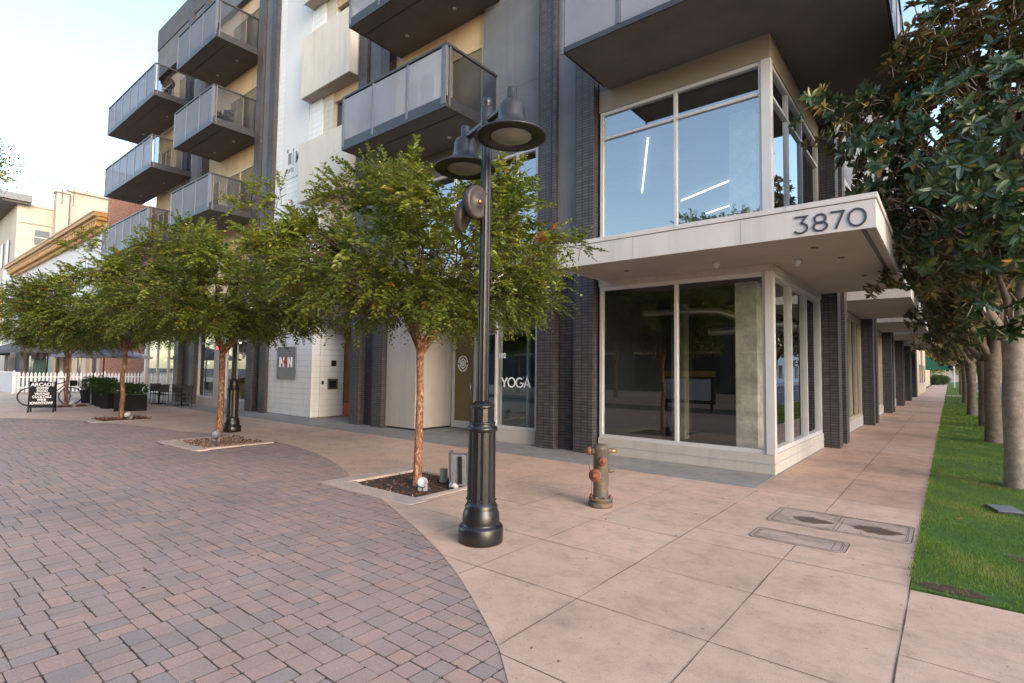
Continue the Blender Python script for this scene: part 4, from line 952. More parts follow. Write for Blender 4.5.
# ================================================================== TREES
def limb_paths(seed, fork_z, spread, top, n=6, lean=(0, 0)):
    rd = random.Random(seed); out = []
    for k in range(n):
        a = 2 * PI * k / n + rd.uniform(-.35, .35); R_ = spread * rd.uniform(.55, 1); zt = top * rd.uniform(.72, 1)
        p0 = Vector((lean[0], lean[1], fork_z + rd.uniform(-.05, .12)))
        e = Vector((math.cos(a) * R_, math.sin(a) * R_, zt))
        mid = p0.lerp(e, .45) + Vector((-math.cos(a) * .15, -math.sin(a) * .15, .22))
        pts = [p0, p0.lerp(mid, .5) + Vector((rd.uniform(-.05, .05), rd.uniform(-.05, .05), .04)), mid, mid.lerp(e, .5) + Vector((rd.uniform(-.1, .1), rd.uniform(-.1, .1), .06)), e]
        out.append(pts)
    return out
def crape_crown(seed, n_clump=74, per=40):
    rg = np.random.default_rng(seed); cl = []
    while len(cl) < n_clump:
        u = rg.normal(0, 1, 3); u /= np.linalg.norm(u); q = rg.uniform(.35, 1) ** .6
        c = np.array([u[0] * 2.35 * q, u[1] * 2.35 * q, 3.4 + u[2] * (1.4 if u[2] > 0 else .95) * q])
        if c[2] < 2.75 and math.hypot(c[0], c[1]) < .45: continue
        cl.append((c, rg.uniform(.35, .62)))
    for k in range(26):   # long arching outer sprays
        a = rg.uniform(0, 2 * PI); R_ = rg.uniform(2.3, 2.9); h0 = rg.uniform(2.9, 4.3)
        for q in (0, .28, .52): cl.append((np.array([math.cos(a) * (R_ - q), math.sin(a) * (R_ - q), h0 + q * .35]), .17 + q * .2))
    for k in range(26):   # skirt and stray sprays
        a = rg.uniform(0, 2 * PI); R_ = rg.uniform(.8, 2.4); cl.append((np.array([math.cos(a) * R_, math.sin(a) * R_, rg.uniform(2.62, 3.0) + (.4 * rg.random() if R_ > 1.9 else 0)]), rg.uniform(.28, .45)))
    Bs, Ds, Us, Ls, Ws, Ts = [], [], [], [], [], []
    twigs = MB()
    for c, rad in cl:
        m = max(8, int(per * (rad / .5) ** 2)); tone_c = rg.uniform(.15, .62)
        for s in range(m):
            u = rg.normal(0, 1, 3); u /= np.linalg.norm(u); st = c + u * rad * rg.uniform(.1, .75)
            out = nrm((st - np.array([0, 0, 3.0]))[None])[0]; d = nrm((out * .7 + u * .7 + np.array([0, 0, rg.uniform(-.35, .5)]))[None])[0]
            ln = rg.uniform(.22, .42); k = int(ln / .027); tt = np.linspace(.05, 1, k)[:, None]
            curve = st + d * ln * tt + np.array([0, 0, -1]) * (tt ** 2) * ln * rg.uniform(.1, .45)
            sd = np.cross(d, [0, 0, 1]); sd = sd / max(1e-3, np.linalg.norm(sd)); sg = np.where(np.arange(k) % 2, 1, -1)[:, None]
            ld = sd * sg * .85 + d * .55 + rg.normal(0, .2, (k, 3)); up = np.array([0, 0, 1]) + rg.normal(0, .4, (k, 3))
            Bs.append(curve); Ds.append(ld); Us.append(up); sz = (1.1 - .45 * tt[:, 0]) * rg.uniform(.85, 1.15)
            Ls.append(.094 * sz); Ws.append(.050 * sz)
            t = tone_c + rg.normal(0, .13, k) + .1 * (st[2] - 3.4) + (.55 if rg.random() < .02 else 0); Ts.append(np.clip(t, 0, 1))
            if s % 3 == 0: twigs.tube([st - d * .25, curve[0], curve[-1]], [.006, .004, .002], 3, False)
    V, F = leaves_geo(np.concatenate(Bs), np.concatenate(Ds), np.concatenate(Us), np.concatenate(Ls), np.concatenate(Ws), .18, .12)
    return V, F, np.tile(np.concatenate(Ts), 2), twigs, cl
def crape_myrtle(loc, rz, label, seed, sc=(1, 1, 1), bark_='bark_myrtle'):
    r = root('crape_myrtle', label, 'tree', loc, rz, 'crape myrtles in the square planters'); r.scale = sc
    V, F, T, tw, cl = crape_crown(seed)
    rd = random.Random(seed); b = MB()
    b.tube([(0, 0, -.06), (.0, .0, .05), (.035, .01, .7), (.0, -.02, 1.3), (.04, .02, 1.75), (.03, .02, 2.06)], [.105, .076, .066, .06, .06, .065], 14)
    lp = limb_paths(seed + 5, 2.0, 1.9, 4.1, 5, (.03, .02))
    for pts in lp: b.tube([pts[0], pts[0].lerp(pts[1], .5), pts[1]], [.055, .046, .04], 10)
    b.build('trunk', M[bark_], r); b = MB()
    for pts in lp: b.tube([pts[1], pts[2], pts[3], pts[4]], [.04, .028, .018, .008], 8)
    b.build('limbs', M['bark_limb'], r)
    tr = MB()
    for c, rad in cl[::3]:
        c = Vector(c); s0 = Vector((c.x * .35, c.y * .35, 2.0 + (c.z - 2.0) * .5)); tr.tube([s0, s0.lerp(c, .35) + Vector((.08, -.06, .16)), s0.lerp(c, .7) + Vector((-.05, .07, .14)), c], [.016, .011, .008, .004], 5, False)
    tr.v += []; k = len(tr.v); tr.v += tw.v; tr.f += [tuple(i + k for i in f) for f in tw.f]; tr.sm += tw.sm
    tr.build('twigs', M['bark_limb'], r)
    np_mesh('crown', V, F, M['leaf_myrtle'], r, T)
    return r
t1 = crape_myrtle((-6.2, 5.42, 0), 1.9, 'nearest crape myrtle with peeling orange trunk, left of the near street lamp', 3, (.90, .90, .97))
def dup(o, loc, rz, sc, label):
    c = copy_tree(o); c.location = loc; c.rotation_euler = (0, 0, rz); c.scale = sc; c['label'] = label; return c
dup(t1, (-12.78, 5.3, 0), 2.1, (1.0, 1.0, 1.0), 'second crape myrtle from the front, its trunk beside the farther street lamp')
t3 = crape_myrtle((-20.5, 5.5, 0), 1.0, 'third crape myrtle, in front of the black trough planter', 8, (1.02, 1.02, 1.0), 'bark_myrtle_far')
dup(t3, (-27.85, 5.6, 0), 3.4, (1.05, 1.05, .96), 'farthest crape myrtle, beside the parked bicycle')

def magnolia_crown(seed, centre, rad, n_ros, bias=None, lf=.2, trunk_top=2.6):
    rg = np.random.default_rng(seed); C0 = []; 
    cl = []
    for k in range(int(n_ros / 9)):
        u = rg.normal(0, 1, 3); u /= np.linalg.norm(u); q = rg.uniform(.2, 1) ** .42 * (1 + .13 * math.sin(u[0] * 7 + u[2] * 6) + .08 * math.sin(u[1] * 11))
        c = centre + u * np.array(rad) * q
        if c[2] < (3.0 if n_ros < 1800 else 3.3) + .3 * rg.random() and math.hypot(c[0], c[1]) < (1.0 if n_ros < 1800 else 1.3) and c[0] > -.6: continue
        cl.append(c)
    Bs, Ds, Us, Ls, Ws, Ts = [], [], [], [], [], []; tw = MB()
    for c in cl:
        for j_ in range(9):
            st = c + rg.normal(0, .24, 3)
            out = nrm((st - centre * np.array([1, 1, .9]))[None])[0] + rg.normal(0, .28, 3) + np.array([0, 0, .05]); out = out / np.linalg.norm(out)
            k = rg.integers(8, 13); a0 = rg.uniform(0, 6.28)
            e1 = np.cross(out, [.3, .2, .9]); e1 /= np.linalg.norm(e1); e2 = np.cross(out, e1)
            for q in range(k):
                a = a0 + q * 2.4; el = rg.uniform(.0, .75); d = (e1 * math.cos(a) + e2 * math.sin(a)) * math.cos(el) + out * math.sin(el)
                Bs.append(st - out * .07 * rg.random()); Ds.append(d); Us.append(out + rg.normal(0, .15, 3)); l_ = lf * rg.uniform(.7, 1.12); Ls.append(l_); Ws.append(l_ * .40)
                Ts.append(np.clip(rg.normal(.4, .22) + (.5 if rg.random() < .035 else 0), 0, 1))
            tw.tube([st - out * .22, st - out * .1, st], [.008, .007, .006], 4, False)
    V, F = leaves_geo(np.array(Bs), np.array(Ds), np.array(Us), np.array(Ls), np.array(Ws), .16, .12)
    return V, F, np.tile(np.array(Ts), 2), tw, cl
def magnolia(loc, label, seed, nros, trunk_r=.17, sc=(1, 1, 1), near=False):
    bk = 'bark_magnolia' if near else 'bark_magnolia_far'
    r = root('magnolia_tree', label, 'tree', loc, 0, 'magnolias along the lawn'); r.scale = sc
    b = MB(); q = trunk_r
    b.tube([(0, 0, -.05), (0, 0, .05), (0, .0, .6), (-.01, 0, 1.3), (.02, 0, 1.9), (.03, 0, 2.25)], [q * 1.35, q * 1.12, q * .98, q * .95, q * 1.0, q * 1.12], 16)
    b.tube([(0, 0, 2.1), (-.18, -.03, 2.55), (-.42, -.05, 3.05), (-.62, -.1, 3.6), (-.8, -.2, 4.4)], [q * .55, q * .48, q * .38, q * .26, q * .1], 12)
    b.tube([(.04, 0, 2.1), (.12, .03, 2.7), (.2, .05, 3.6), (.15, .1, 5), (0, 0, 6.6)], [q * .75, q * .66, q * .55, q * .4, q * .15], 12)
    b.tube([(.05, .0, 2.2), (.4, .2, 2.7), (.9, .4, 3.5), (1.3, .6, 4.6)], [q * .55, q * .45, q * .35, q * .15], 10)
    b.tube([(.02, .0, 2.3), (.0, .5, 2.9), (-.2, 1.2, 4.0)], [q * .5, q * .4, q * .15], 10)
    b.build('trunk', M[bk], r)
    centre = np.array([0, 0, 5.4])
    V, F, T, tw, cl = magnolia_crown(seed, centre, (2.1, 2.3, 3.05), nros, trunk_top=2.2)
    for c in cl[::7]:
        c = Vector(c); s0 = Vector((c.x * .25, c.y * .25, 2.6 + (c.z - 2.6) * .6)); tw.tube([s0, s0.lerp(c, .5) + Vector((0, 0, .15)), c], [.028, .018, .008], 6, False)
    tw.build('twigs', M['bark_magnolia'], r)
    np_mesh('crown', V, F, M['leaf_magnolia'], r, T)
    return r
mg = magnolia((.76, 11.3, 0), 'nearest magnolia with thick grey trunk and rust backed leaves', 21, 2150, .14, near=True)
mg2 = magnolia((.84, 18.4, 0), 'second magnolia along the lawn, just behind the nearest one', 31, 1700, .17)
MGX = (.9, .72, .86, .74, .9, .8)
for i, (y, rz, lb) in enumerate(((24.0, 1.9, 'third magnolia along the lawn'), (30.2, 3.6, 'fourth magnolia along the lawn'), (36.5, .9, 'fifth magnolia along the lawn'), (43, 2.9, 'sixth magnolia along the lawn'), (49.5, 5.0, 'seventh magnolia, by the far end of the lawn'), (63, 1.0, 'eighth magnolia, beyond the cross path'))):
    dup(mg2, (MGX[i], y, 0), rz, (1, 1, .97 + .02 * (i % 3)), lb)

# ================================================================== PLANTER FITTINGS
r = root('utility_box', 'grey louvred electrical box standing in the mulch of the nearest planter', 'electrical box', (-5.62, 5.72, -.03), math.radians(28))
MB().obox((0, 0, .26), .24, .13, .46, 0, .1).build('housing', M['fixture_grey'], r, bevel=.008)
MB().obox((.135, .02, .27), .02, .16, .5, 0, .1).obox((-.135, .02, .27), .02, .16, .5, 0, .1).build('side_flange', M['metal_grey'], r)
MB().obox((.03, -.075, .26), .06, .012, .4, 0, .1).build('slot', M['chair_black'], r)
r = root('outlet_box', 'small grey outlet box just left of the louvred electrical box', 'electrical box', (-5.95, 5.72, -.03), .4)
MB().obox((0, 0, .13), .1, .08, .2).build('housing', M['fixture_grey'], r, bevel=.005); MB().tube([(0, 0, 0), (0, 0, .06)], .02, 8).build('conduit', M['metal_grey'], r)
def spot(loc, rz, label, s=1, stake=.0, mat='fixture_white'):
    r = root('ground_spotlight', label, 'spotlight', loc, rz, 'spotlights in the tree planters'); r.scale = (s, s, s)
    MB().lathe([(.045, -.09), (.06, -.07), (.065, .07), (.085, .09), (.085, .1), (.07, .095), (.06, .06), (0, .06)], (0, 0, .11 + stake), 18, (.2, -.75, .55)).build('head', M[mat], r)
    MB().tube([(0, 0, -.02), (0, 0, .08 + stake)], .015, 8).build('stake', M['metal_dark'], r)
    MB().obox((0, 0, .05 + stake), .16, .02, .09).build('bracket', M[mat], r)
spot((-5.83, 5.2, -.03), .5, 'white ground spotlight beside the nearest peeling trunk', .85)
spot((-5.55, 5.55, -.04), -.6, 'low white ground spotlight at the foot of the louvred box', .6)
spot((-12.15, 5.0, -.02), .7, 'grey spotlight on a stake at the second planter', 1.0, .12, 'fixture_grey')
spot((-20.0, 5.6, -.02), .3, 'white spotlight beside the third crape myrtle trunk', 1.1)
spot((-27.2, 5.7, -.02), .3, 'white spotlight beside the farthest crape myrtle trunk', 1.2)
tag(MB().lathe([(0, .0), (.09, .0), (.09, .02), (.0, .025)], (-6.35, 5.55, -.03), 20).build('drain_lid', M['kiosk_green']), 'round green irrigation lid in the nearest planter', 'valve lid')

# ================================================================== CAFE CORNER
# A-frame sign
r = root('sandwich_board', 'black A-frame chalkboard sign with white ARCADE lettering', 'sign', (-24.95, 4.35, 0), math.radians(72)); r.scale = (.86, .86, .9)
brd = MB().obox((0, -.17, .68), .78, .025, 1.0, 0, -.16).build('front_board', M['chair_black'], r)
MB().obox((0, .17, .68), .78, .025, 1.0, 0, .16).build('rear_board', M['chair_black'], r)
MB().obox((.39, -.18, .6), .05, .05, 1.22, 0, -.16).obox((-.39, -.18, .6), .05, .05, 1.22, 0, -.16).obox((.39, .18, .6), .05, .05, 1.22, 0, .16).obox((-.39, .18, .6), .05, .05, 1.22, 0, .16).build('frame', M['chair_black'], r)
rows = (('ARCADE', .19, 1.02), ('COFFEE', .11, .91), ('FOOD', .12, .80), ('VINTAGE', .11, .69), ('COCKTAILS', .13, .565), ('WINE', .11, .46), ('DOWNTOWN', .145, .32))
for tx, s_, z in rows:
    me = text_mesh(tx, s_, .002, .006); o = link_mesh('chalk_lettering', me, M['chalk'], brd)
    o.location = (0, -.19 - (.68 - z) * -.0 - (.16 * (0.68 - z)), z); o.rotation_euler = (PI / 2 - .16, 0, 0); o.scale = (.86 if len(tx) > 7 else 1, 1, 1)
# bicycle
r = root('bicycle', 'black city bicycle parked behind the chalkboard sign', 'bicycle', (-28.7, 5.25, 0), math.radians(78)); r.scale = (1.15, 1, 1.08)
def wheel(x):
    w = MB(); pts = [(x + .33 * math.cos(t), 0, .35 + .33 * math.sin(t)) for t in np.linspace(0, 2 * PI, 33)]; w.tube(pts, .022, 8, False); o = w.build('wheel', M['tire'], r)
    s = MB()
    for k in range(12): t = k * PI / 6; s.tube([(x, 0, .35), (x + .32 * math.cos(t), 0, .35 + .32 * math.sin(t))], .003, 4, False)
    s.lathe([(0, -.04), (.025, -.04), (.025, .04), (0, .04)], (x, 0, .35), 10, (0, 1, 0)); s.build('spokes', M['chrome'], o)
wheel(-.55); wheel(.55)
f = MB()
for a, b_ in (((-.55, 0, .35), (-.1, 0, .3)), ((-.1, 0, .3), (-.2, 0, .85)), ((-.55, 0, .35), (-.17, 0, .72)), ((-.1, 0, .3), (.38, 0, .78)), ((-.17, 0, .72), (.38, 0, .88)), ((.36, 0, .95), (.55, 0, .35))): f.tube([a, b_], .018, 8)
f.build('frame', M['chair_black'], r)
MB().obox((-.22, 0, .9), .26, .15, .06).build('saddle', M['chair_black'], r); MB().tube([(.2, -.28, 1.02), (.34, -.1, 1.03), (.36, 0, 1.0), (.34, .1, 1.03), (.2, .28, 1.02)], .014, 8).build('handlebar', M['chrome'], r)
MB().obox((.62, 0, .85), .22, .3, .2).build('basket', M['chair_black'], r); MB().lathe([(0, -.02), (.09, -.02), (.09, .02), (0, .02)], (-.1, 0, .3), 16, (0, 1, 0)).build('crankset', M['chrome'], r)
# bike rack
r = root('bike_rack', 'low grey metal hoop bike rack beside the bicycle', 'bike rack', (-28.3, 6.15, 0), math.radians(78)); MB().tube([(-.35, 0, 0), (-.35, 0, .8), (.35, 0, .8), (.35, 0, 0)], .025, 8).build('hoop', M['metal_grey'], r)
MB().lathe([(0, 0), (.07, 0), (.07, .012), (0, .012)], (-.35, 0, 0), 12).lathe([(0, 0), (.07, 0), (.07, .012), (0, .012)], (.35, 0, 0), 12).build('foot_plate', M['metal_grey'], r)
# potted bushes
def bush_geo(seed, sx, sy, sz, n, z0, leaf=.07):
    rg = np.random.default_rng(seed); u = nrm(rg.normal(0, 1, (n, 3))) * (rg.uniform(.3, 1, (n, 1)) ** .5); p = u * np.array([sx, sy, sz]) * (1 + .25 * np.sin(u[:, :1] * 9 + u[:, 1:2] * 7)); p[:, 2] += z0 + sz
    V, F = leaves_geo(p, nrm(u + rg.normal(0, .6, (n, 3)) + [0, 0, .4]), rg.normal(0, .5, (n, 3)) + [0, 0, 1], leaf * rg.uniform(.6, 1.2, n), leaf * .45 * rg.uniform(.7, 1.2, n)); return V, F, np.tile(rg.uniform(0, 1, n), 2)
pot_lb = ['square black planter with a leafy bush, nearest the bicycle', 'square black planter with a bush, second from the bicycle', 'square black planter with a bush, third from the bicycle', 'square black planter with a taller bush, next to the trough']
for i, (x, y) in enumerate(((-29.6, 6.75), (-28.3, 6.75), (-26.9, 6.6), (-25.5, 6.45))):
    r = root('potted_bush', pot_lb[i], 'planter', (x, y, 0), math.radians(20), 'black planters along the cafe edge')
    MB().add([(-.2, -.2, 0), (.2, -.2, 0), (.2, .2, 0), (-.2, .2, 0), (-.26, -.26, .58), (.26, -.26, .58), (.26, .26, .58), (-.26, .26, .58)], [(0, 3, 2, 1), (4, 5, 6, 7), (0, 1, 5, 4), (1, 2, 6, 5), (2, 3, 7, 6), (3, 0, 4, 7)]).build('pot', M['pot_black'], r)
    V, F, T = bush_geo(50 + i, .38, .38, .33, 1500, .5); np_mesh('foliage', V, F, M['leaf_bush'], r, T)
r = root('trough_planter', 'long black trough planter behind the third crape myrtle trunk', 'planter', (-23.7, 6.65, 0), math.radians(76), 'black planters along the cafe edge')
MB().obox((0, 0, .29), 1.0, .36, .58).build('pot', M['pot_black'], r, bevel=.01)
for k in range(3):
    V, F, T = bush_geo(60 + k, .2, .17, .22, 500, .55); V[:, 0] += -.32 + .32 * k; np_mesh('foliage', V, F, M['leaf_bush'], r, T)
# fence
FX = -41.0
r = root('picket_fence', 'white pointed picket fence round the cafe patio', 'fence', (FX, 10, 0))
for s in range(4):
    mb = MB()
    for k in range(12):
        y = -4.1 + s * 2.1 + k * .175; w = .05
        mb.add([(-.012, y - w, .06), (.012, y - w, .06), (.012, y + w, .06), (-.012, y + w, .06), (-.012, y - w, 1.12), (.012, y - w, 1.12), (.012, y + w, 1.12), (-.012, y + w, 1.12), (-.012, y, 1.24), (.012, y, 1.24)],
               [(0, 3, 2, 1), (0, 1, 5, 4), (1, 2, 6, 5), (2, 3, 7, 6), (3, 0, 4, 7), (4, 5, 9, 8), (6, 7, 8, 9), (5, 6, 9), (7, 4, 8)])
    mb.build('picket_panel', M['white_paint'], r)
    MB().box(-.04, -.015, -4.15 + s * 2.1, -2.06 + s * 2.1, .3, .38).box(-.04, -.015, -4.15 + s * 2.1, -2.06 + s * 2.1, .9, .98).build('rail', M['white_paint'], r)
for y in (-4.15, -2.06, .05, 2.15, 4.25): MB().box(-.08, .0, y - .05, y + .05, 0, 1.3).build('post', M['white_paint'], r)
r = root('low_wall', 'low solid cream wall left of the picket fence', 'wall', (-45, 6.0, 0)); MB().box(-7, 3.9, -.1, .1, 0, 1.15).build('panel', M['far_white'], r); MB().box(-7.02, 3.93, -.13, .13, 1.15, 1.22).build('coping', M['white_paint'], r)
# patio umbrella
r = root('patio_umbrella', 'pale grey square patio umbrella by the picket fence', 'umbrella', (-31.2, 7.6, 0), math.radians(39))
hw = 1.38; mb = MB(); top = (0, 0, 2.72); P = [(-hw, -hw, 2.12), (hw, -hw, 2.12), (hw, hw, 2.12), (-hw, hw, 2.12)]
mb.add([top] + P, [(0, 1, 2), (0, 2, 3), (0, 3, 4), (0, 4, 1)]); mb.add([(0, 0, 2.68)] + [(x * .99, y * .99, z - .04) for x, y, z in P], [(0, 2, 1), (0, 3, 2), (0, 4, 3), (0, 1, 4)])
for i in range(4):
    a, b_ = P[i], P[(i + 1) % 4]; mb.add([a, b_, (b_[0], b_[1], b_[2] - .1), (a[0], a[1], a[2] - .1)], [(0, 1, 2, 3)])
mb.build('canopy', M['canvas_grey'], r); MB().tube([(0, 0, 0), (0, 0, 2.66)], .03, 10).build('pole', M['metal_dark'], r); MB().lathe([(0, 0), (.3, 0), (.3, .08), (.06, .1), (0, .1)], n=20).build('base', M['metal_dark'], r)
mb = MB()
for x, y, z in P: mb.tube([(0, 0, 2.6), (x * .98, y * .98, z - .06)], .012, 5)
mb.build('ribs', M['metal_dark'], r)
# tables and chairs
def cafe_table(x, y, lb):
    r = root('cafe_table', lb, 'table', (x, y, 0), 0, 'black cafe tables'); MB().lathe([(0, .73), (.38, .73), (.38, .76), (0, .76)], n=24).build('tabletop', M['chair_black'], r); MB().tube([(0, 0, .02), (0, 0, .73)], .03, 8).build('pedestal', M['chair_black'], r)
    mb = MB()
    for k in range(4): a = k * PI / 2; mb.tube([(0, 0, .06), (.3 * math.cos(a), .3 * math.sin(a), .02)], .02, 6)
    mb.build('base', M['chair_black'], r); return r
def cafe_chair(x, y, rz, lb, z=0, group='black cafe chairs'):
    r = root('cafe_chair', lb, 'chair', (x, y, z), rz, group)
    MB().obox((0, 0, .45), .42, .42, .03).build('seat', M['sling'], r)
    MB().obox((0, .21, .72), .40, .025, .34, 0, -.15).build('backrest', M['sling'], r)
    for sx in (-1, 1):
        MB().tube([(.19 * sx, -.19, 0), (.19 * sx, -.19, .64)], .013, 6).build('leg', M['chair_black'], r)
        MB().tube([(.19 * sx, .22, 0), (.19 * sx, .18, .45), (.19 * sx, .25, .9)], .013, 6).build('leg', M['chair_black'], r)
        MB().tube([(.19 * sx, -.19, .64), (.19 * sx, .2, .66)], .016, 6).build('armrest', M['chair_black'], r)
    return r
tx = [(-28.6, 8.1, 'black cafe table nearest the picket fence side'), (-26.9, 8.6, 'middle black cafe table by the glass'), (-25.2, 8.9, 'black cafe table in front of the shop door pier')]
c0 = None
ord_ = [('left chair at the table nearest the fence side', 'right chair at the table nearest the fence side'), ('left chair at the middle cafe table', 'right chair at the middle cafe table'), ('left chair at the table in front of the pier', 'right chair at the table in front of the pier')]
for i, (x, y, lb) in enumerate(tx):
    cafe_table(x, y, lb)
    for s, k in ((-1, 0), (1, 1)):
        if c0 is None: c0 = cafe_chair(x + .7 * s, y, s * -PI / 2, 'black ' + ord_[i][k])
        else:
            c = copy_tree(c0); c.location = (x + .62 * s, y - .1 * s, 0); c.rotation_euler = (0, 0, s * -PI / 2); c['label'] = 'black ' + ord_[i][k]
# balcony furniture
for x, y, z, rz, lb in ((-22.1, 8.9, 11.03, .6, 'dark sling chair on the middle balcony of the second balcony column'), (-22.9, 8.8, 11.03, -.5, 'dark sling chair further in on the same middle balcony'), (-29.2, 8.9, 14.22, .5, 'dark chair on the topmost balcony of the leftmost column')):
    c = copy_tree(c0); c.location = (x, y, z); c.rotation_euler = (0, 0, rz); c['label'] = lb; c['group'] = 'balcony chairs'; c['category'] = 'chair'; c.scale = (1.1, 1.1, 1.1)
r = root('kettle_grill', 'round dark grill on the topmost balcony of the leftmost column', 'grill', (-28.3, 8.8, 14.22)); MB().ball((0, 0, .8), .3, .9, 16).build('bowl', M['chair_black'], r)
for a in (0, 2.1, 4.2): MB().tube([(.1 * math.cos(a), .1 * math.sin(a), .6), (.28 * math.cos(a), .28 * math.sin(a), 0)], .015, 6).build('leg', M['chrome'], r)

# ================================================================== NEIGHBOURS (left)
def nb(name, label, loc, cat='building'): return root(name, label, cat, loc)
r = nb('white_building', 'white two storey shop building with gold bracketed cornice', (-41.7, 9.8, 0)); o = (-41.7, 9.8, 0)
MB().box(-80, -41.75, 10.0, 30, 3.6, 11.9).build('wall', M['far_white'], r, o)
MB().box(-41.75, -41.6, 9.95, 30, 0, 12.4).build('brick_side_wall', M['red_brick'], r, o)
MB().box(-80, -41.8, 10.6, 10.8, 0, 3.6).build('shop_wall', M['stucco_dark'], r, o)
mb = MB(); mb.box(-73.5, -41.75, 9.25, 10.0, 11.15, 11.4); mb.box(-73.4, -41.85, 9.42, 10.0, 10.95, 11.15); mb.box(-73.3, -41.9, 9.75, 10.0, 10.35, 10.6)
for k in range(52):
    x = -73 + k * .6; mb.box(x, x + .28, 9.45, 10.0, 10.6, 10.95)
mb.build('cornice', M['cornice'], r, o); MB().box(-73.5, -41.7, 9.2, 10.0, 11.4, 11.5).build('cornice_cap', M['far_tan'], r, o)
for x in (-48, -53, -58.5, -64, -70): 
    w = MB().box(x, x + 1.4, 9.97, 10.05, 6.4, 8.9).build('window', M['dark_glass'], r, o); MB().box(x - .1, x + 1.5, 9.9, 9.97, 8.9, 9.05).build('lintel', M['far_cream'], w, o)
for x, m_, wd in ((-47.5, 'far_tan', 1.2), (-49.5, 'dark_glass', 1.6), (-52, 'yellow', 1.4), (-45.2, 'red_wall', 1.8), (-43.5, 'red_wall', 1.3), (-55, 'dark_glass', 2.4), (-59, 'far_cream', 1.5), (-62, 'dark_glass', 2.5), (-66, 'far_cream', 1.2), (-69, 'dark_glass', 3)):
    MB().box(x, x + wd, 10.5, 10.6, .3, 3.0).build('shopfront_panel', M[m_], r, o)
for x in (-44, -47.8, -50.4, -54, -57.6, -61, -64.5, -68): MB().box(x, x + .22, 10.3, 10.6, 0, 3.6).build('pier', M['far_cream'], r, o)
mb = MB()
mb.add([(-72, 9.9, 3.7), (-50, 9.9, 3.7), (-50, 7.4, 2.75), (-72, 7.4, 2.75), (-72, 7.4, 2.5), (-50, 7.4, 2.5), (-50, 9.9, 2.5), (-72, 9.9, 2.5)], [(0, 3, 2, 1), (3, 4, 5, 2), (1, 2, 5, 6), (0, 7, 4, 3)]); mb.build('awning', M['awning_grey'], r, o)
mb = MB()
for x in (-51.5, -57.5, -63.5, -70): mb.box(x, x + .18, 7.6, 7.78, 0, 2.6)
mb.build('awning_post', M['stucco_dark'], r, o)
r = root('drinks_cooler', 'dark green upright cabinet under the grey awning', 'cabinet', (-52.5, 8.8, 0)); MB().box(-.6, .6, -.35, .35, 0, 2.1).build('body', M['kiosk_green'], r, bevel=.03); MB().box(-.5, .5, -.37, -.355, .3, 1.9).build('door', M['dark_glass'], r)
r = root('poster_board', 'tall colourful poster board behind the picket fence', 'poster', (-47.2, 8.6, 0)); MB().box(-.75, .45, -.04, .04, .4, 2.2).build('poster', M['poster_blue'], r); MB().box(.46, .85, -.045, .035, .4, 2.1).build('side_poster', M['yellow'], r); MB().box(-.8, .9, .045, .09, 0, 2.25).build('backing', M['stucco_dark'], r)
r = root('orange_banner', 'bright orange vertical banner at the left edge', 'banner', (-72.5, 9.0, 0)); MB().box(-.9, .9, -.03, .03, 4.6, 9.2).build('cloth', M['orange'], r); MB().box(-1.0, 1.0, -.02, .02, 9.2, 9.3).box(-1.0, 1.0, -.02, .02, 4.5, 4.6).box(-.05, .05, .03, .9, 9.22, 9.28).build('bracket', M['metal_dark'], r)
# beige high building behind
r = nb('beige_office_building', 'tall beige older building with flat roofs rising behind the white one', (-74, 12, 0)); o = (-74, 12, 0)
MB().box(-110, -74, 10.05, 40, 0, 18.1).box(-74, -72.8, 12.9, 13.95, 11, 19.9).box(-80, -73.6, 14.2, 24, 11, 20.4).build('wall', M['far_cream'], r, o)
mb = MB(); mb.box(-110.2, -73.9, 11.0, 40.2, 18.1, 18.3); mb.box(-80.2, -73.3, 13.96, 24.2, 20.4, 20.75); mb.box(-74, -73.85, 10.2, 40, 16.3, 16.45); mb.box(-74, -73.8, 14, 40, 13.0, 13.2); mb.box(-74, -72.6, 12.8, 14.05, 19.9, 20.1); mb.build('string_course', M['far_cream'], r, o)
MB().box(-112, -72.9, 8.5, 11.0, 18.3, 19.0).build('roof_overhang', M['metal_grey'], r, o); MB().box(-112, -73.2, 8.8, 11, 18.1, 18.29).build('eave_soffit', M['soffit'], r, o)
for x in np.arange(-77, -108, -3.4):
    for z in (3.5, 8, 12.2): w = MB().box(x - 1.3, x, 9.95, 10.1, z, z + 2.6).build('window', M['dark_glass'], r, o); MB().box(x - .7, x - .6, 9.9, 9.95, z, z + 2.6).build('mullion', M['far_white'], w, o)
for y, z in ((11.5, 14.2), (16, 14.2)): w = MB().box(-74.05, -73.9, y, y + 1.15, z, z + 1.5).build('window', M['dark_glass'], r, o); MB().box(-73.9, -73.85, y, y + 1.15, z + .7, z + .8).build('mullion', M['far_white'], w, o)
r = root('roof_antenna', 'thin television antenna on the beige roof', 'antenna', (-72, 13.2, 19.5)); MB().tube([(0, 0, -1), (0, 0, 1.2)], .04, 6).tube([(-.3, 1, -1), (-.3, 1, 1.1)], .03, 6).build('mast', M['metal_dark'], r)
mb = MB().tube([(0, -2.6, 1.5), (0, 2.4, .9)], .03, 6)
for k in range(9): y = -2.5 + k * .6; z = 1.48 - k * .07; mb.tube([(-.4, y, z), (.4, y, z)], .02, 4)
mb.build('boom', M['metal_dark'], r)
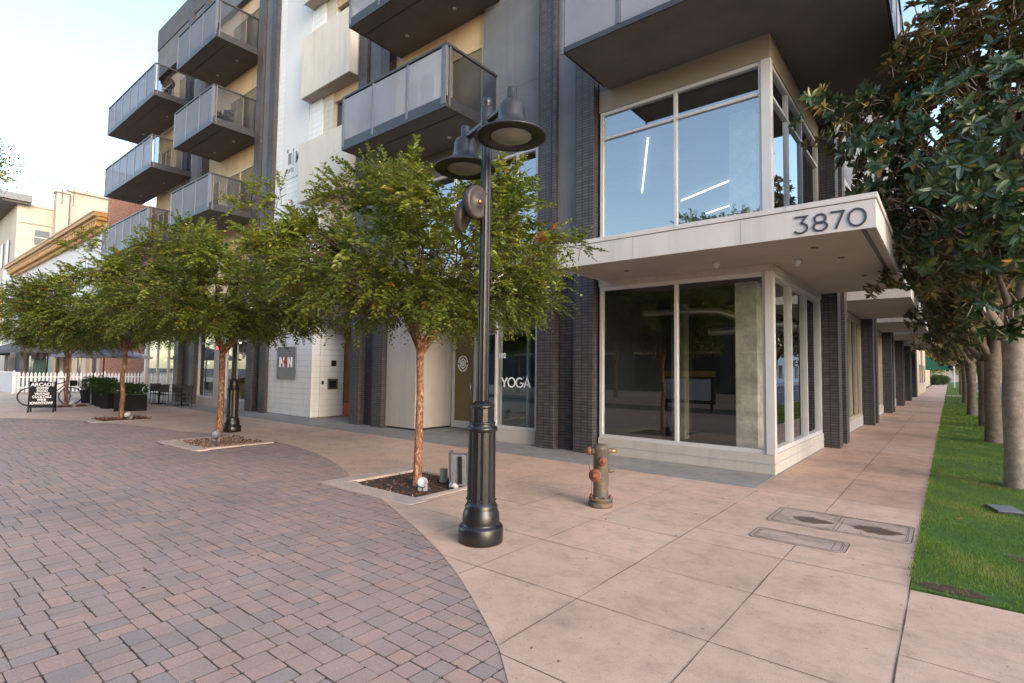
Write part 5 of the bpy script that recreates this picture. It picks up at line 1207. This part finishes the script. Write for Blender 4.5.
# yellow tree poking in from the left
r = root('street_tree', 'yellow green tree just entering the picture at the left edge', 'tree', (-31.1, 2.6, 0)); MB().tube([(0, 0, -.05), (0, 0, 4), (.1, 0, 10)], [.16, .12, .03], 8).build('trunk', M['bark_myrtle_far'], r)
V, F, T = bush_geo(77, 1.45, 1.45, 1.3, 3500, 8.7, .13); np_mesh('crown', V, F, M['leaf_yellow'], r, T)

# ================================================================== SIDE STREET, far end
r = nb('tan_building', 'low tan stucco building beyond the last canopy', (-2.2, 62, 0)); o = (-2.2, 62, 0)
MB().box(-20, -2.0, 54.2, 73, 0, 4.6).build('wall', M['far_tan'], r, o); MB().box(-20.1, -1.9, 54.1, 73.1, 4.6, 4.9).build('parapet', M['far_cream'], r, o)
for y in (58, 63, 68): w = MB().box(-2.05, -1.97, y, y + 2, 1, 2.6).build('window', M['dark_glass'], r, o); MB().box(-1.97, -1.9, y - .1, y + 2.1, .9, 1.0).build('sill', M['far_white'], w, o)
r = nb('awning_building', 'far brown fronted building with a dark green entrance awning', (-2.6, 90, 0)); o = (-2.6, 90, 0)
MB().box(-20, -2.5, 74, 112, 0, 4.0).build('wall', M['far_tan'], r, o)
MB().add([(-2.5, 86, 4.2), (-2.5, 90, 4.2), (.1, 90, 2.7), (.1, 86, 2.7), (.1, 90, 2.35), (.1, 86, 2.35), (-2.5, 86, 2.35), (-2.5, 90, 2.35)], [(0, 3, 2, 1), (3, 5, 4, 2), (0, 6, 5, 3), (1, 2, 4, 7)]).build('awning', M['green_dark'], r, o)
r = nb('red_roof_building', 'distant building with reddish tile roof at the end of the street', (0, 170, 0)); MB().box(-14, 10, 0, 20, 0, 4.5).build('wall', M['far_cream'], r); MB().add([(-15, -1, 4.5), (11, -1, 4.5), (11, 21, 4.5), (-15, 21, 4.5), (-10, 9, 8), (6, 9, 8)], [(0, 1, 5, 4), (1, 2, 5), (2, 3, 4, 5), (3, 0, 4)]).build('roof', M['roof_red'], r)
for i, (x, y, lb) in enumerate(((-1.6, 118, 'clipped round hedge at the far end of the walk, nearer one'), (-1.4, 128, 'clipped round hedge at the far end of the walk, farther one'))):
    V, F, T = bush_geo(90 + i, 1.4, 3, .8, 2500, 0, .22); tag(np_mesh('hedge', V, F, M['leaf_bush'], None, T), lb, 'hedge', 'far hedges').location = (x, y, 0)
for i, (x, y, lb) in enumerate(((-3.5, 140, 'yellow leaved tree far behind the green awning'), (3.5, 150, 'yellow leaved tree at the end of the street, right of the pole'))):
    r = root('autumn_tree', lb, 'tree', (x, y, 0), i, 'yellow trees at the street end'); MB().tube([(0, 0, 0), (0, 0, 4)], [.3, .2], 8).build('trunk', M['bark_magnolia'], r)
    V, F, T = bush_geo(95 + i, 4, 4, 3.2, 4500, 1.8, .5); np_mesh('crown', V, F, M['leaf_yellow'], r, T)
r = root('sign_pole', 'thin white pole standing beside the far walk', 'pole', (.5, 95, 0)); MB().tube([(0, 0, 0), (0, 0, 3.6)], .09, 8).build('post', M['far_white'], r); MB().box(-.35, .35, -.03, .03, 3.0, 3.6).build('plate', M['far_white'], r)
# across the side street (seen between trunks and in the side windows)
for i, (y0, y1, h, m_, lb) in enumerate(((8, 30, 5, 'far_cream', 'low cream shop building across the side street'), (31, 62, 6.5, 'far_tan', 'tan building across the side street'), (64, 120, 5.5, 'far_white', 'long white building across the side street, farthest'))):
    r = nb('street_building', lb, (17.2, y0, 0)); MB().box(0, 12, 0, y1 - y0, 0, h).build('wall', M[m_], r); MB().box(-.15, 12, -.1, y1 - y0 + .1, h, h + .4).build('parapet', M['far_cream'], r)
    for k in range(int((y1 - y0) / 4)): w = MB().box(-.04, .05, 1 + k * 4, 3.6 + k * 4, .8, 3).build('window', M['dark_glass'], r); MB().box(-.1, -.04, .9 + k * 4, 3.7 + k * 4, 3.0, 3.15).build('lintel', M['far_white'], w)

# ================================================================== behind the camera (mirrored in the shop glass)
r = nb('opposite_building', 'brown brick building across the plaza, seen only mirrored in the glass', (-10, -24, 0)); MB().box(-45, 40, -12, 0, 0, 8.2).build('wall', M['stucco_dark'], r); MB().box(-45.2, 40.2, -12, .15, 8.2, 8.7).build('parapet', M['stucco_dark'], r)
for k in range(18): 
    w = MB().box(-43 + k * 4.5, -40.2 + k * 4.5, -.05, .06, .5, 3.2).build('window', M['dark_glass'], r); MB().box(-43.1 + k * 4.5, -40.1 + k * 4.5, .06, .14, 3.2, 3.4).build('lintel', M['far_tan'], w)
for i, x in enumerate((-26, -17, -9, -1, 7)):
    c = copy_tree(t1 if i % 2 else t3); c.location = (x, -13 + (i % 3), 0); c.scale = (1.9, 1.9, 2.15); c.rotation_euler = (0, 0, i * 1.3); c['group'] = 'trees across the plaza'
    c['label'] = ('leftmost', 'second', 'middle', 'fourth', 'rightmost')[i] + ' tree across the plaza, mirrored in the shop glass'
r = root('notice_board', 'black framed notice board with yellow header, mirrored in the corner window', 'notice board', (-8.8, -3.2, 0))
MB().box(-1.15, 1.15, -.08, .08, .35, 1.75).build('case', M['chair_black'], r); MB().box(-1.2, 1.2, .085, .1, 1.5, 1.75).build('header', M['yellow'], r); MB().box(-1.0, -.06, .085, .095, .5, 1.4).box(.06, 1.0, .085, .095, .5, 1.4).build('map_sheet', M['far_white'], r)
for x in (-1.0, 1.0): MB().box(x - .05, x + .05, -.05, .05, 0, .35).build('post', M['chair_black'], r)

# ================================================================== LIGHT, SKY, CAMERA
SUN_AZ = math.radians(105)      # compass-like, from +Y clockwise: low over the side street, a little behind the camera
SUN_EL = math.radians(20)
w = bpy.data.worlds.new('World'); S.world = w; w.use_nodes = True; nt = w.node_tree
sky = nt.nodes.new('ShaderNodeTexSky'); sky.sky_type = 'NISHITA'; sky.sun_disc = False
sky.sun_elevation = SUN_EL; sky.sun_rotation = SUN_AZ; sky.air_density = 1.0; sky.dust_density = 1; sky.ozone_density = 1.0
bg = nt.nodes['Background']; bg.inputs[1].default_value = .15; mxs = nt.nodes.new('ShaderNodeMix'); mxs.data_type = 'RGBA'; mxs.blend_type = 'MULTIPLY'; mxs.inputs[0].default_value = 1; mxs.inputs[7].default_value = (1.05, 1.0, .93, 1)
nt.links.new(sky.outputs[0], mxs.inputs[6]); nt.links.new(mxs.outputs[2], bg.inputs[0])
sl = bpy.data.lights.new('sun', 'SUN'); sl.energy = .5; sl.angle = math.radians(25); sl.color = (1, .90, .82)
so = bpy.data.objects.new('sun', sl); COL.objects.link(so)
sd = Vector((math.sin(SUN_AZ) * math.cos(SUN_EL), math.cos(SUN_AZ) * math.cos(SUN_EL), math.sin(SUN_EL)))
so.rotation_euler = sd.to_track_quat('Z', 'Y').to_euler(); so.location = (20, -10, 30)

yaw, pit, rol = [math.radians(a) for a in (-39.1416, 3.0145, .7095)]
f = Vector((math.sin(yaw) * math.cos(pit), math.cos(yaw) * math.cos(pit), math.sin(pit))); rr = Vector((math.cos(yaw), -math.sin(yaw), 0)); uu = rr.cross(f)
r2 = rr * math.cos(rol) + uu * math.sin(rol); u2 = -rr * math.sin(rol) + uu * math.cos(rol)
cam = bpy.data.cameras.new('camera'); co = bpy.data.objects.new('camera', cam); COL.objects.link(co)
mt = Matrix((r2, u2, -f)).transposed().to_4x4(); mt.translation = (0, 0, 1.7); co.matrix_world = mt
cam.sensor_width = 36; cam.lens = 537.2 / 1024 * 36; cam.clip_end = 1500; cam.clip_start = .05
S.camera = co
S.view_settings.view_transform = 'Standard'; S.view_settings.look = 'None'; S.view_settings.exposure = 1.9; S.view_settings.gamma = 1
S.cycles.max_bounces = 8; S.cycles.transparent_max_bounces = 16; S.cycles.use_denoising = True
